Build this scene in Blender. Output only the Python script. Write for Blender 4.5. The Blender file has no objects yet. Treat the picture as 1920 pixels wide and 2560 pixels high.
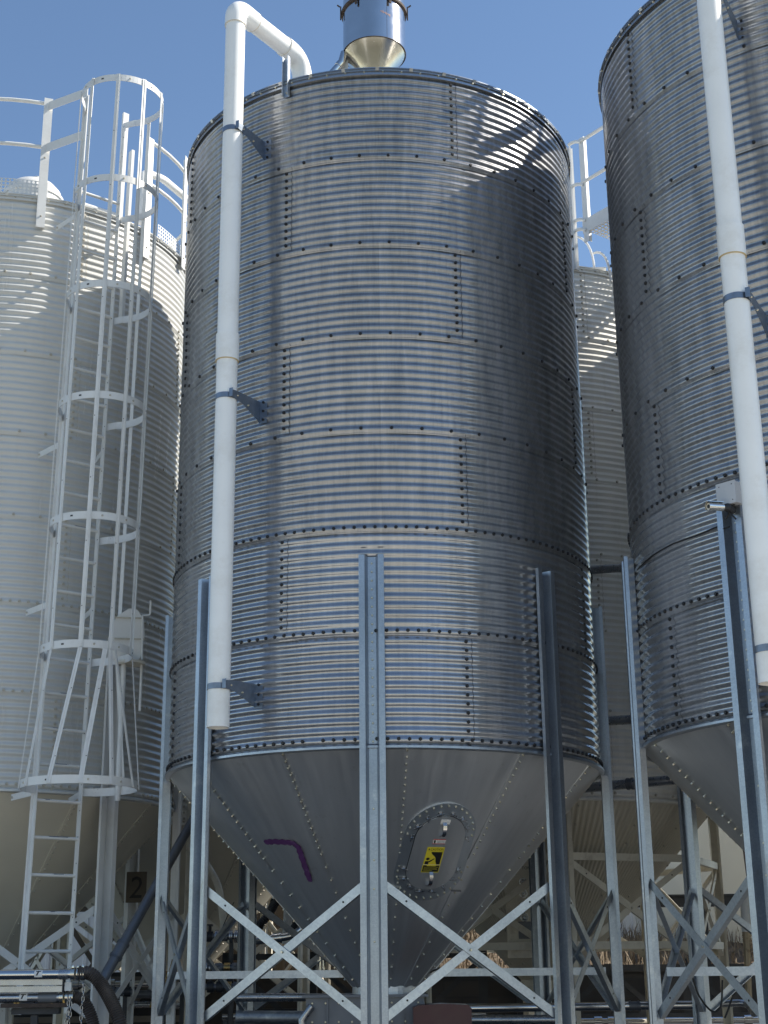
import bpy, math, random
import numpy as np
from mathutils import Vector, Matrix
random.seed(7)
rng = np.random.default_rng(5)
PI = math.pi
SC = bpy.context.scene
COL = SC.collection

# ------------------------------------------------------------------ camera
FPX, PITCH, ROLL = 3571.9, 0.3066, -0.0106        # origin = eye of the camera, +Y into the scene
cam_d = bpy.data.cameras.new('camera')
cam = bpy.data.objects.new('camera', cam_d)
COL.objects.link(cam)
cam.matrix_world = Matrix.Rotation(PI / 2 + PITCH, 4, 'X') @ Matrix.Rotation(ROLL, 4, 'Z')
cam_d.sensor_fit = 'VERTICAL'
cam_d.sensor_height = 24.0
cam_d.lens = 24.0 * FPX / 2560
cam_d.clip_end = 3000
cam_d.clip_start = 0.05
SC.camera = cam

# ------------------------------------------------------------------ light
SUN_EL, SUN_AZ = math.radians(41.5), math.radians(6)   # azimuth from +X towards +Y
world = bpy.data.worlds.new('World')
SC.world = world
world.use_nodes = True
wn = world.node_tree
sky = wn.nodes.new('ShaderNodeTexSky')
sky.sky_type = 'NISHITA'
sky.sun_disc = False
sky.sun_elevation = SUN_EL
sky.sun_rotation = PI / 2 - SUN_AZ
sky.air_density = 1.0
sky.dust_density = 0.1
sky.ozone_density = 1.2
bg = wn.nodes['Background']
hs = wn.nodes.new('ShaderNodeHueSaturation'); hs.inputs['Saturation'].default_value = 1.05
wn.links.new(sky.outputs[0], hs.inputs['Color'])
wn.links.new(hs.outputs[0], bg.inputs[0])
bg.inputs[1].default_value = 0.105
sd = bpy.data.lights.new('sun', 'SUN')
sd.energy = 5.0
sd.angle = math.radians(0.5)
sd.color = (1.0, 0.93, 0.82)
sun = bpy.data.objects.new('sun', sd)
COL.objects.link(sun)
sdir = Vector((math.cos(SUN_EL) * math.cos(SUN_AZ), math.cos(SUN_EL) * math.sin(SUN_AZ), math.sin(SUN_EL)))
sun.rotation_euler = sdir.to_track_quat('Z', 'Y').to_euler()
SC.view_settings.view_transform = 'Standard'
SC.view_settings.look = 'None'
SC.view_settings.exposure = 0.72
SC.view_settings.gamma = 1.0

GROUND = -1.6

def ray(px, py):
    X = px - 960; Y = 1280 - py
    cr, sr = math.cos(ROLL), math.sin(ROLL)
    x = X * cr - Y * sr; u = X * sr + Y * cr
    c, s = math.cos(PITCH), math.sin(PITCH)
    return Vector((x, FPX * c - u * s, FPX * s + u * c))

def at(px, py, Y):
    d = ray(px, py)
    return d * (Y / d.y)

# ------------------------------------------------------------------ mesh builder
class MB:
    def __init__(self):
        self.v = []; self.f = []; self.m = []; self.s = []
    def add(self, verts, faces, mat=0, smooth=False):
        o = len(self.v)
        self.v += [tuple(p) for p in verts]
        self.f += [tuple(i + o for i in f) for f in faces]
        self.m += [mat] * len(faces); self.s += [smooth] * len(faces)
    def obox(self, c, ax, ay, az, mat=0):
        c = Vector(c); ax = Vector(ax); ay = Vector(ay); az = Vector(az)
        vs = [c + ax * i + ay * j + az * k for k in (-1, 1) for j in (-1, 1) for i in (-1, 1)]
        if ax.cross(ay).dot(az) < 0:
            fs = [(0, 1, 3, 2), (4, 6, 7, 5), (0, 4, 5, 1), (2, 3, 7, 6), (0, 2, 6, 4), (1, 5, 7, 3)]
        else:
            fs = [(0, 2, 3, 1), (4, 5, 7, 6), (0, 1, 5, 4), (2, 6, 7, 3), (0, 4, 6, 2), (1, 3, 7, 5)]
        self.add(vs, fs, mat)
    def box(self, c, size, rz=0, mat=0):
        sx, sy, sz = size
        ca, sa = math.cos(rz), math.sin(rz)
        self.obox(c, (ca * sx / 2, sa * sx / 2, 0), (-sa * sy / 2, ca * sy / 2, 0), (0, 0, sz / 2), mat)
    def bar(self, p0, p1, w, t, n, mat=0):
        p0 = Vector(p0); p1 = Vector(p1); d = (p1 - p0); L = d.length; d.normalize()
        n = Vector(n); n = (n - d * n.dot(d)).normalized(); b = d.cross(n)
        self.obox((p0 + p1) / 2, d * L / 2, b * w / 2, n * t / 2, mat)
    def angle(self, p0, p1, w, h, t, n, mat=0, flip=1):
        """L profile: the flat leg of width w faces n, the other leg goes back by h"""
        p0 = Vector(p0); p1 = Vector(p1); d = (p1 - p0); L = d.length; d.normalize()
        n = Vector(n); n = (n - d * n.dot(d)).normalized(); b = d.cross(n) * flip
        m = (p0 + p1) / 2
        self.obox(m, d * L / 2, b * w / 2, n * t / 2, mat)
        self.obox(m + b * (w / 2 - t / 2) - n * (h / 2 + t / 2), d * (L / 2 - .002), b * t / 2, n * h / 2, mat)
    def tube(self, pts, r, n=16, mat=0, cap=True, inner=None):
        pts = [Vector(p) for p in pts]
        rs = r if isinstance(r, (list, tuple)) else [r] * len(pts)
        T = []
        for i in range(len(pts)):
            a = pts[max(i - 1, 0)]; b = pts[min(i + 1, len(pts) - 1)]
            T.append((b - a).normalized())
        up = Vector((0, 0, 1)) if abs(T[0].z) < .9 else Vector((1, 0, 0))
        u = (up - T[0] * up.dot(T[0])).normalized()
        vs = []
        for i, p in enumerate(pts):
            u = (u - T[i] * u.dot(T[i])).normalized(); w = T[i].cross(u)
            for k in range(n):
                a = 2 * PI * k / n
                vs.append(p + (u * math.cos(a) + w * math.sin(a)) * rs[i])
        fs = []
        for i in range(len(pts) - 1):
            for k in range(n):
                a = i * n + k; b = i * n + (k + 1) % n
                fs.append((a, b, b + n, a + n))
        self.add(vs, fs, mat, True)
        if cap:
            e = len(pts) - 1
            self.add(vs[:n], [tuple(range(n))[::-1]], mat)
            self.add(vs[e * n:], [tuple(range(n))], mat)
    def lathe(self, prof, n=48, c=(0, 0, 0), mat=0, smooth=True, a0=0, a1=2 * PI):
        full = abs(a1 - a0 - 2 * PI) < 1e-6
        m = n if full else n + 1
        vs = []
        for r, z in prof:
            for k in range(m):
                a = a0 + (a1 - a0) * k / n
                vs.append((c[0] + r * math.sin(a), c[1] - r * math.cos(a), c[2] + z))
        fs = []
        for i in range(len(prof) - 1):
            for k in range(n):
                k2 = (k + 1) % m
                fs.append((i * m + k, i * m + k2, (i + 1) * m + k2, (i + 1) * m + k))
        self.add(vs, fs, mat, smooth)
    def bolt(self, p, n, r=.0145, h=.012, mat=0, k=6, washer=False):
        p = Vector(p); n = Vector(n).normalized()
        u = n.orthogonal().normalized(); w = n.cross(u)
        a0 = random.random()
        ring = lambda rr, hh: [p + n * hh + (u * math.cos(a0 + 2 * PI * i / k) + w * math.sin(a0 + 2 * PI * i / k)) * rr for i in range(k)]
        vs = ring(r, -.004) + ring(r, h * .6) + ring(r * .72, h)
        fs = []
        for j in range(2):
            for i in range(k):
                fs.append((j * k + i, j * k + (i + 1) % k, (j + 1) * k + (i + 1) % k, (j + 1) * k + i))
        fs.append(tuple(range(2 * k, 3 * k)))
        self.add(vs, fs, mat)
        if washer:
            vs = ring(r * 1.5, -.002) + ring(r * 1.5, .0025)
            self.add(vs, [(i, (i + 1) % k, k + (i + 1) % k, k + i) for i in range(k)] + [tuple(range(k, 2 * k))], mat)
    def sheet(self, pts, t, z0, z1, fn, mat=0):
        """extrude an open 2D polyline of thickness t; fn maps (a,b,z) to a point"""
        P = [Vector(p) for p in pts]; N = []
        for i in range(len(P)):
            a = P[max(i - 1, 0)]; b = P[min(i + 1, len(P) - 1)]
            d = (b - a).normalized(); N.append(Vector((-d.y, d.x)))
        loop = [P[i] + N[i] * t / 2 for i in range(len(P))] + [P[i] - N[i] * t / 2 for i in reversed(range(len(P)))]
        n = len(loop); L = len(P)
        vs = [fn(q.x, q.y, z0) for q in loop] + [fn(q.x, q.y, z1) for q in loop]
        fs = [(i, (i + 1) % n, n + (i + 1) % n, n + i) for i in range(n)]
        for i in range(L - 1):
            fs.append((i, i + 1, n - 2 - i, n - 1 - i)); fs.append((n + i, n + n - 1 - i, n + n - 2 - i, n + i + 1))
        self.add(vs, fs, mat)
    def build(self, name, mats, parent=None):
        me = bpy.data.meshes.new(name)
        me.from_pydata(self.v, [], self.f)
        if not isinstance(mats, (list, tuple)): mats = [mats]
        for m in mats: me.materials.append(m)
        me.polygons.foreach_set('material_index', self.m)
        me.polygons.foreach_set('use_smooth', self.s)
        me.update()
        if any(self.s) and len(self.f) < 40000: me.set_sharp_from_angle(angle=math.radians(38))
        o = bpy.data.objects.new(name, me)
        COL.objects.link(o)
        if parent is not None: o.parent = parent
        return o

def thing(name, label, cat, loc=(0, 0, 0), group=None):
    o = bpy.data.objects.new(name, None); o.empty_display_size = .2
    COL.objects.link(o); o.location = loc
    return tag(o, label, cat, group)
def tag(o, label=None, cat=None, group=None, kind=None):
    for k, v in (('label', label), ('category', cat), ('group', group), ('kind', kind)):
        if v: o[k] = v
    return o
def copy_tree(o, parent=None):
    c = o.copy(); COL.objects.link(c); c.parent = parent
    for ch in list(o.children): copy_tree(ch, c)
    return c

# ------------------------------------------------------------------ materials
def new_mat(name):
    m = bpy.data.materials.new(name); m.use_nodes = True
    nt = m.node_tree; b = nt.nodes['Principled BSDF']
    return m, nt, b
def noise_to(nt, vec, scale, detail=3, rough=.5):
    n = nt.nodes.new('ShaderNodeTexNoise'); n.inputs['Scale'].default_value = scale
    n.inputs['Detail'].default_value = detail; n.inputs['Roughness'].default_value = rough
    if vec is not None: nt.links.new(vec, n.inputs['Vector'])
    return n.outputs['Fac']
def ramp(nt, fac, a, b, c0, c1):
    r = nt.nodes.new('ShaderNodeValToRGB'); nt.links.new(fac, r.inputs[0])
    r.color_ramp.elements[0].position = a; r.color_ramp.elements[1].position = b
    f = lambda c: (c, c, c, 1) if isinstance(c, (int, float)) else (*c, 1)
    r.color_ramp.elements[0].color = f(c0); r.color_ramp.elements[1].color = f(c1)
    return r.outputs[0]
def mapr(nt, fac, a, b, lo, hi):
    r = nt.nodes.new('ShaderNodeMapRange'); nt.links.new(fac, r.inputs[0])
    for i, v in enumerate((a, b, lo, hi)): r.inputs[i + 1].default_value = v
    return r.outputs[0]
def mixc(nt, fac, a, b, mode='MIX'):
    m = nt.nodes.new('ShaderNodeMix'); m.data_type = 'RGBA'; m.blend_type = mode
    if isinstance(fac, float): m.inputs[0].default_value = fac
    else: nt.links.new(fac, m.inputs[0])
    for i, c in ((6, a), (7, b)):
        if isinstance(c, tuple): m.inputs[i].default_value = (*c, 1)
        else: nt.links.new(c, m.inputs[i])
    return m.outputs[2]
def bump(nt, b, fac, strength, dist):
    n = nt.nodes.new('ShaderNodeBump'); n.inputs['Strength'].default_value = strength
    n.inputs['Distance'].default_value = dist
    nt.links.new(fac, n.inputs['Height']); nt.links.new(n.outputs[0], b.inputs['Normal'])
def objco(nt): 
    t = nt.nodes.new('ShaderNodeTexCoord'); return t.outputs['Object']
def cylvec(nt, su, sz):
    """vector (azimuth arc * su, z * sz) for cylindrical parts"""
    co = objco(nt); sp = nt.nodes.new('ShaderNodeSeparateXYZ'); nt.links.new(co, sp.inputs[0])
    at2 = nt.nodes.new('ShaderNodeMath'); at2.operation = 'ARCTAN2'
    nt.links.new(sp.outputs[0], at2.inputs[0]); nt.links.new(sp.outputs[1], at2.inputs[1])
    a = nt.nodes.new('ShaderNodeMath'); a.operation = 'MULTIPLY'; a.inputs[1].default_value = 1.83 * su
    nt.links.new(at2.outputs[0], a.inputs[0])
    z = nt.nodes.new('ShaderNodeMath'); z.operation = 'MULTIPLY'; z.inputs[1].default_value = sz
    nt.links.new(sp.outputs[2], z.inputs[0])
    c = nt.nodes.new('ShaderNodeCombineXYZ'); nt.links.new(a.outputs[0], c.inputs[0]); nt.links.new(z.outputs[0], c.inputs[1])
    return c.outputs[0]

def plain(name, col, rough=.5, metal=0., var=.12, scale=6, bmp=0, bscale=60):
    m, nt, b = new_mat(name)
    co = objco(nt)
    f = noise_to(nt, co, scale, 4)
    c = ramp(nt, f, .3, .7, tuple(x * (1 - var) for x in col), tuple(min(1, x * (1 + var)) for x in col))
    nt.links.new(c, b.inputs['Base Color'])
    b.inputs['Metallic'].default_value = metal
    nt.links.new(mapr(nt, noise_to(nt, co, scale * 2.3, 3), .3, .7, rough * .85, rough * 1.15), b.inputs['Roughness'])
    if bmp: bump(nt, b, noise_to(nt, co, bscale, 3), bmp, .01)
    return m

def galvanised_wall(nm, lo, hi, r0, r1, g2c, g2f):
    m, nt, b = new_mat(nm)
    st = noise_to(nt, cylvec(nt, 28, 1.3), 1, 4, .6)       # run marks down the sheet
    big = noise_to(nt, cylvec(nt, 1.6, 1.2), 1, 3)
    fine = noise_to(nt, cylvec(nt, 60, 16), 1, 4, .7)
    c1 = ramp(nt, st, .32, .68, lo, hi)
    c2 = ramp(nt, big, .3, .7, (.80, .79, .77), (1, 1, 1))
    c = mixc(nt, 1.0, c1, c2, 'MULTIPLY')
    oi = nt.nodes.new('ShaderNodeObjectInfo')
    c3 = ramp(nt, oi.outputs['Random'], 0, 1, (.90, .90, .91), (1, 1, 1))
    nt.links.new(mixc(nt, 1.0, c, c3, 'MULTIPLY'), b.inputs['Base Color'])
    b.inputs['Metallic'].default_value = .72
    nt.links.new(mapr(nt, fine, .25, .75, r0, r1), b.inputs['Roughness'])
    g2 = nt.nodes.new('ShaderNodeBsdfPrincipled'); g2.inputs['Metallic'].default_value = .9; g2.inputs['Roughness'].default_value = .46
    wr = ramp(nt, noise_to(nt, cylvec(nt, 3.5, 2.6), 1, 6, .72), .50, .74, (g2c * .98, g2c * .98, g2c), (g2c * .62, g2c * .60, g2c * .57))
    nt.links.new(wr, g2.inputs['Base Color'])
    ms = nt.nodes.new('ShaderNodeMixShader'); nt.links.new(mapr(nt, noise_to(nt, cylvec(nt, 9, 1.1), 1, 5, .7), .35, .75, g2f * .6, g2f * 1.7), ms.inputs[0])
    nt.links.new(b.outputs[0], ms.inputs[1]); nt.links.new(g2.outputs[0], ms.inputs[2])
    nt.links.new(ms.outputs[0], nt.nodes['Material Output'].inputs[0])
    wav = noise_to(nt, cylvec(nt, 5, 9), 1, 2)
    ad = nt.nodes.new('ShaderNodeMath'); ad.operation = 'ADD'
    ad.inputs[1].default_value = 0
    mu = nt.nodes.new('ShaderNodeMath'); mu.operation = 'MULTIPLY'; mu.inputs[1].default_value = .04
    nt.links.new(fine, mu.inputs[0]); nt.links.new(wav, ad.inputs[0]); nt.links.new(mu.outputs[0], ad.inputs[1])
    bump(nt, b, ad.outputs[0], .22, .012)
    nt.links.new(b.inputs['Normal'].links[0].from_socket, g2.inputs['Normal'])
    return m
def spangle(name, lo, hi, rough=.3, scale=55):
    m, nt, b = new_mat(name)
    co = objco(nt)
    v = nt.nodes.new('ShaderNodeTexVoronoi'); v.inputs['Scale'].default_value = scale; nt.links.new(co, v.inputs['Vector'])
    sp = nt.nodes.new('ShaderNodeSeparateColor'); nt.links.new(v.outputs['Color'], sp.inputs[0])
    c = ramp(nt, sp.outputs[0], 0, 1, lo, hi)
    n2 = noise_to(nt, co, 3, 4)
    c = mixc(nt, 1.0, c, ramp(nt, n2, .3, .7, (.82, .82, .82), (1, 1, 1)), 'MULTIPLY')
    oi = nt.nodes.new('ShaderNodeObjectInfo')
    c = mixc(nt, 1.0, c, ramp(nt, oi.outputs['Random'], 0, 1, (.84, .85, .86), (1, 1, 1)), 'MULTIPLY')
    wr = noise_to(nt, co, 5, 7, .75)
    c = mixc(nt, ramp(nt, wr, .58, .70, 0., .55), c, (.62, .63, .62))
    c = mixc(nt, ramp(nt, noise_to(nt, co, 1.7, 6, .8), .62, .72, 0., .45), c, (.20, .17, .14))
    nt.links.new(c, b.inputs['Base Color'])
    b.inputs['Metallic'].default_value = .85
    nt.links.new(mapr(nt, sp.outputs[1], 0, 1, rough * .95, rough * 1.12), b.inputs['Roughness'])
    bump(nt, b, noise_to(nt, co, 6, 1), .05, .01)
    return m
def cone_metal():
    m, nt, b = new_mat('galvanised hopper sheet')
    co = objco(nt)
    big = noise_to(nt, co, 1.3, 3); fine = noise_to(nt, cylvec(nt, 14, 1.5), 1, 4, .6)
    c = ramp(nt, big, .3, .7, (.60, .62, .64), (.70, .71, .72))
    c = mixc(nt, 1.0, c, ramp(nt, fine, .3, .7, (.9, .9, .9), (1, 1, 1)), 'MULTIPLY')
    nt.links.new(c, b.inputs['Base Color'])
    b.inputs['Metallic'].default_value = .82
    nt.links.new(mapr(nt, fine, .3, .7, .34, .46), b.inputs['Roughness'])
    bump(nt, b, big, .25, .06)
    return m
def painted(name, col, streak=(.62, .56, .47), amt=.55):
    m, nt, b = new_mat(name)
    st = noise_to(nt, cylvec(nt, 8, .7), 1, 5, .6)
    blot = noise_to(nt, cylvec(nt, 1.2, 1.2), 1, 3)
    mu = nt.nodes.new('ShaderNodeMath'); mu.operation = 'MULTIPLY'
    nt.links.new(ramp(nt, st, .48, .78, 0., 1.), mu.inputs[0]); nt.links.new(ramp(nt, blot, .35, .7, .1, 1.), mu.inputs[1])
    m2 = nt.nodes.new('ShaderNodeMath'); m2.operation = 'MULTIPLY'; m2.inputs[1].default_value = amt
    nt.links.new(mu.outputs[0], m2.inputs[0])
    c = mixc(nt, m2.outputs[0], col, streak)
    nt.links.new(c, b.inputs['Base Color'])
    nt.links.new(mapr(nt, st, .3, .7, .16, .30), b.inputs['Roughness'])
    b.inputs['Specular IOR Level'].default_value = .7
    bump(nt, b, noise_to(nt, cylvec(nt, 5, 8), 1, 2), .2, .01)
    return m

M = dict(
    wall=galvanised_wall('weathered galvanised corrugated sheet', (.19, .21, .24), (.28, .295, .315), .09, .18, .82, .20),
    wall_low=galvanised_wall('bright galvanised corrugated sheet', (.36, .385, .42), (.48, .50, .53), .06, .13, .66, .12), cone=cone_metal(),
    leg=spangle('spangled galvanised steel', (.38, .42, .48), (.46, .50, .55), .32, 110),
    brace=spangle('galvanised brace', (.52, .56, .60), (.62, .66, .69), .38, 60),
    darkbrace=spangle('dull galvanised brace', (.30, .33, .37), (.40, .43, .47), .45, 40),
    cap=plain('black bolt cap', (.012, .012, .014), .45, 0, .1),
    bolt=plain('zinc bolt', (.62, .58, .46), .35, .9, .15, 40),
    seam=plain('seam shadow strip', (.02, .021, .024), .7),  # dark strip standing for the shaded gap at sheet laps
    roof=plain('galvanised roof', (.5, .51, .53), .35, .85, .1, 2),
    pvc=plain('white pvc', (.86, .87, .86), .33, 0, .025, 3),
    pvcj=plain('pvc joint glue', (.55, .42, .22), .5),
    bracket=plain('blue grey plated bracket', (.21, .25, .31), .42, .8, .12, 20),
    white=painted('white painted sheet', (.60, .605, .585), (.46, .42, .35), .42),
    beige=painted('beige painted sheet', (.82, .81, .76), (.46, .42, .34), .5),
    whitesteel=plain('white painted steel', (.70, .705, .69), .38, 0, .05, 5),
    beigesteel=plain('beige painted steel', (.66, .62, .52), .45, 0, .08, 4),
    beigecone=plain('painted hopper sheet', (.62, .58, .48), .45, 0, .07, 1.2),
    paintbolt=plain('painted bolt', (.50, .47, .40), .5, .2, .15, 30),
    rust=plain('rust stained steel', (.06, .042, .032), .8, 0, .3, 25),
    stainless=plain('stainless steel', (.62, .61, .60), .16, 1, .05, 5),
    stainc=plain('brushed stainless cone', (.62, .58, .50), .24, 1, .08, 8),
    pipe=plain('grey steel pipe', (.42, .43, .45), .28, .9, .1, 8),
    darkpipe=plain('dark grey pipe', (.13, .14, .16), .35, .4, .1, 6),
    hose=plain('brown flexible hose', (.055, .045, .04), .4, 0, .2, 20),
    dark=plain('dark steel', (.035, .037, .042), .5, .3, .2, 6),
    rubber=plain('black rubber', (.012, .012, .013), .45),
    cable=plain('black cable', (.01, .01, .011), .5),
    purple=plain('purple spray paint', (.085, .028, .115), .55, 0, .2, 9),
    yellow=plain('yellow label', (.75, .62, .04), .45, 0, .04, 30),
    black=plain('label black', (.012, .012, .012), .5),
    labelw=plain('label white', (.75, .74, .72), .45, 0, .05, 30),
    labelr=plain('label red', (.42, .03, .03), .45),
    maroon=plain('maroon painted steel', (.075, .016, .022), .35, 0, .1, 5),
    boot=plain('grey painted steel', (.17, .18, .20), .45, .3, .08, 4),
    brass=plain('brass', (.55, .38, .15), .3, 1, .1, 20),
    amber=plain('amber glass', (.25, .13, .03), .15, 0, .1, 10),
)

def worn(m, col, sc, lo, hi, amt):
    nt = m.node_tree; b = nt.nodes['Principled BSDF']; src = b.inputs['Base Color'].links[0].from_socket
    f = noise_to(nt, objco(nt), sc, 7, .78)
    nt.links.new(mixc(nt, ramp(nt, f, lo, hi, 0., amt), src, col), b.inputs['Base Color'])
worn(M['whitesteel'], (.25, .17, .11), 9, .66, .70, .8)
worn(M['whitesteel'], (.48, .45, .40), 2.2, .50, .72, .4)
worn(M['beigesteel'], (.28, .22, .16), 3, .52, .70, .5)
worn(M['pvc'], (.55, .51, .42), 1.6, .50, .76, .40)
worn(M['pvc'], (.38, .34, .28), 24, .69, .72, .5)
worn(M['cone'], (.62, .62, .60), 2.0, .55, .78, .35)
worn(M['cone'], (.30, .28, .25), 7, .60, .74, .4)
worn(M['yellow'], (.50, .42, .12), 30, .55, .70, .5)
worn(M['purple'], (.22, .18, .26), 26, .58, .66, .5)
# ------------------------------------------------------------------ silos
R = 1.8288; RH = 0.8128; NR = 7; PITCHC = RH / 12; AMP = .0080
def wall_ring(k, nz_per=8, naz=192, rot=0, ztop_rel=0):
    """one sheet ring, local z from its top (0 = rim of the silo) downwards"""
    mb = MB()
    z_top = -k * RH; z_bot = -(k + 1) * RH - (.036 if k < NR - 1 else .04)
    rows = int(round((z_top - z_bot) / PITCHC * nz_per))
    zs = np.linspace(z_top, z_bot, rows + 1)
    rr = R + AMP * np.cos(2 * PI * zs / PITCHC)
    lap = np.clip((-(zs) - (k + 1) * RH + .05) / .02, 0, 1) * .0035 if k < NR - 1 else np.zeros_like(zs)
    rr = rr + lap
    az = np.linspace(0, 2 * PI, naz, endpoint=False)
    wob = .0022 * np.sin(az * 7 + k) + .0016 * np.sin(az * 19 + 2 * k)
    X = (rr[:, None] + wob[None]) * np.sin(az)[None]; Y = -(rr[:, None] + wob[None]) * np.cos(az)[None]
    Z = np.repeat(zs[:, None], naz, 1)
    V = np.stack([X, Y, Z], -1).reshape(-1, 3)
    i = np.arange(rows)[:, None] * naz; j = np.arange(naz)[None]; j2 = (j + 1) % naz
    F = np.stack([i + j, i + naz + j, i + naz + j2, i + j2], -1).reshape(-1, 4)
    mb.v = [tuple(p) for p in V.tolist()]; mb.f = [tuple(p) for p in F.tolist()]
    mb.m = [0] * len(mb.f); mb.s = [True] * len(mb.f)
    # lap lip (folded lower edge)
    if k < NR - 1:
        e = float(rr[-1])
        mb.lathe([(e - .001, z_bot - .001), (e + .004, z_bot + .007), (e + .003, z_bot + .009), (e - .001, z_bot + .012)], 160, mat=0, smooth=False)
    return mb
def surf(a, z, off=0.):
    return (R + AMP * math.cos(2 * PI * z / PITCHC) + off)
def P3(a, r, z): return Vector((r * math.sin(a), -r * math.cos(a), z))
def add_ring_bolts(mb, k, seams, dense_from, rnd=.0):
    zb = -(k + 1) * RH + 0.004
    n = 144 if k + 1 >= dense_from else 48
    for i in range(n):
        a = 2 * PI * (i + .35) / n
        if random.random() < .01: continue
        mb.bolt(P3(a, R + AMP + .004, zb + random.uniform(-.002, .002)), P3(a, 1, 0), mat=2)
    for s in seams:
        a = math.radians(s)
        for q in range(1, 12):
            z = -k * RH - q * PITCHC + .004
            mb.bolt(P3(a + random.uniform(-.001, .001), R + AMP + .001, z), P3(a, 1, 0), mat=2)
        # edge of the lapped sheet; bare silos get its shaded gap as dark colour
        vs = []; fs = []
        a2 = a + .046 / R; NN = 150
        for q in range(NN + 1):
            z = -k * RH - q * (RH - .02) / NN - .01
            r = surf(a2, z, .0035)
            for da in (0, .0045 / R): vs.append(P3(a2 + da, r, z))
        for q in range(NN): fs.append((2 * q, 2 * q + 2, 2 * q + 3, 2 * q + 1))
        mb.add(vs, fs, 3, True)
    if k == NR - 1:
        for s in seams:
            mb.bolt(P3(math.radians(s), R + AMP + .004, -(k + 1) * RH - .03), P3(math.radians(s), 1, 0), mat=2)

CZ1, CR1, CZ0, CR0 = -NR * RH - .035, 1.842, -NR * RH - 1.775, .25     # hopper rim and outlet, local z from the rim of the silo
CL = math.hypot(CR1 - CR0, CZ1 - CZ0)
def cm(az0, t, s, n=0.):
    """point on the hopper: az0 (rad) + arc t, slope distance s from the rim, n outwards"""
    r = CR1 - (CR1 - CR0) * s / CL; z = CZ1 - (CZ1 - CZ0) * s / CL
    a = az0 + t / max(r, .05)
    nr = (CZ1 - CZ0) / CL; nz = -(CR1 - CR0) / CL
    return P3(a, r + nr * n, z + nz * n)
def cnorm(az):
    return P3(az, (CZ1 - CZ0) / CL, -(CR1 - CR0) / CL)

HAT = [(-.094, .058), (-.094, .084), (-.052, .084), (-.031, .006), (.031, .006), (.052, .084), (.094, .084), (.094, .058)]
LEGTOP = -NR * RH + 1.39
def leg_mb(az, zg, painted_=False, boltm=1):
    mb = MB()
    def fn(t, r, z): 
        c = P3(az, R + .004 + r, z); return c + Vector((math.cos(az), math.sin(az), 0)) * t
    mb.sheet(HAT, .0045, zg, LEGTOP, fn, 0)
    z = LEGTOP - .05
    while z > -NR * RH - .06:
        mb.bolt(fn(0, .009, z), P3(az, 1, 0), .0085, .008, mat=boltm)
        z -= PITCHC
    for z in (-NR * RH - .5, -NR * RH - .86, -NR * RH - 1.06, -NR * RH - 1.42):
        mb.bolt(fn(0, .009, z), P3(az, 1, 0), .008, .008, mat=boltm)
    mb.box(P3(az, R + .045, zg + .006), (.3, .24, .012), az)
    return mb

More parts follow.
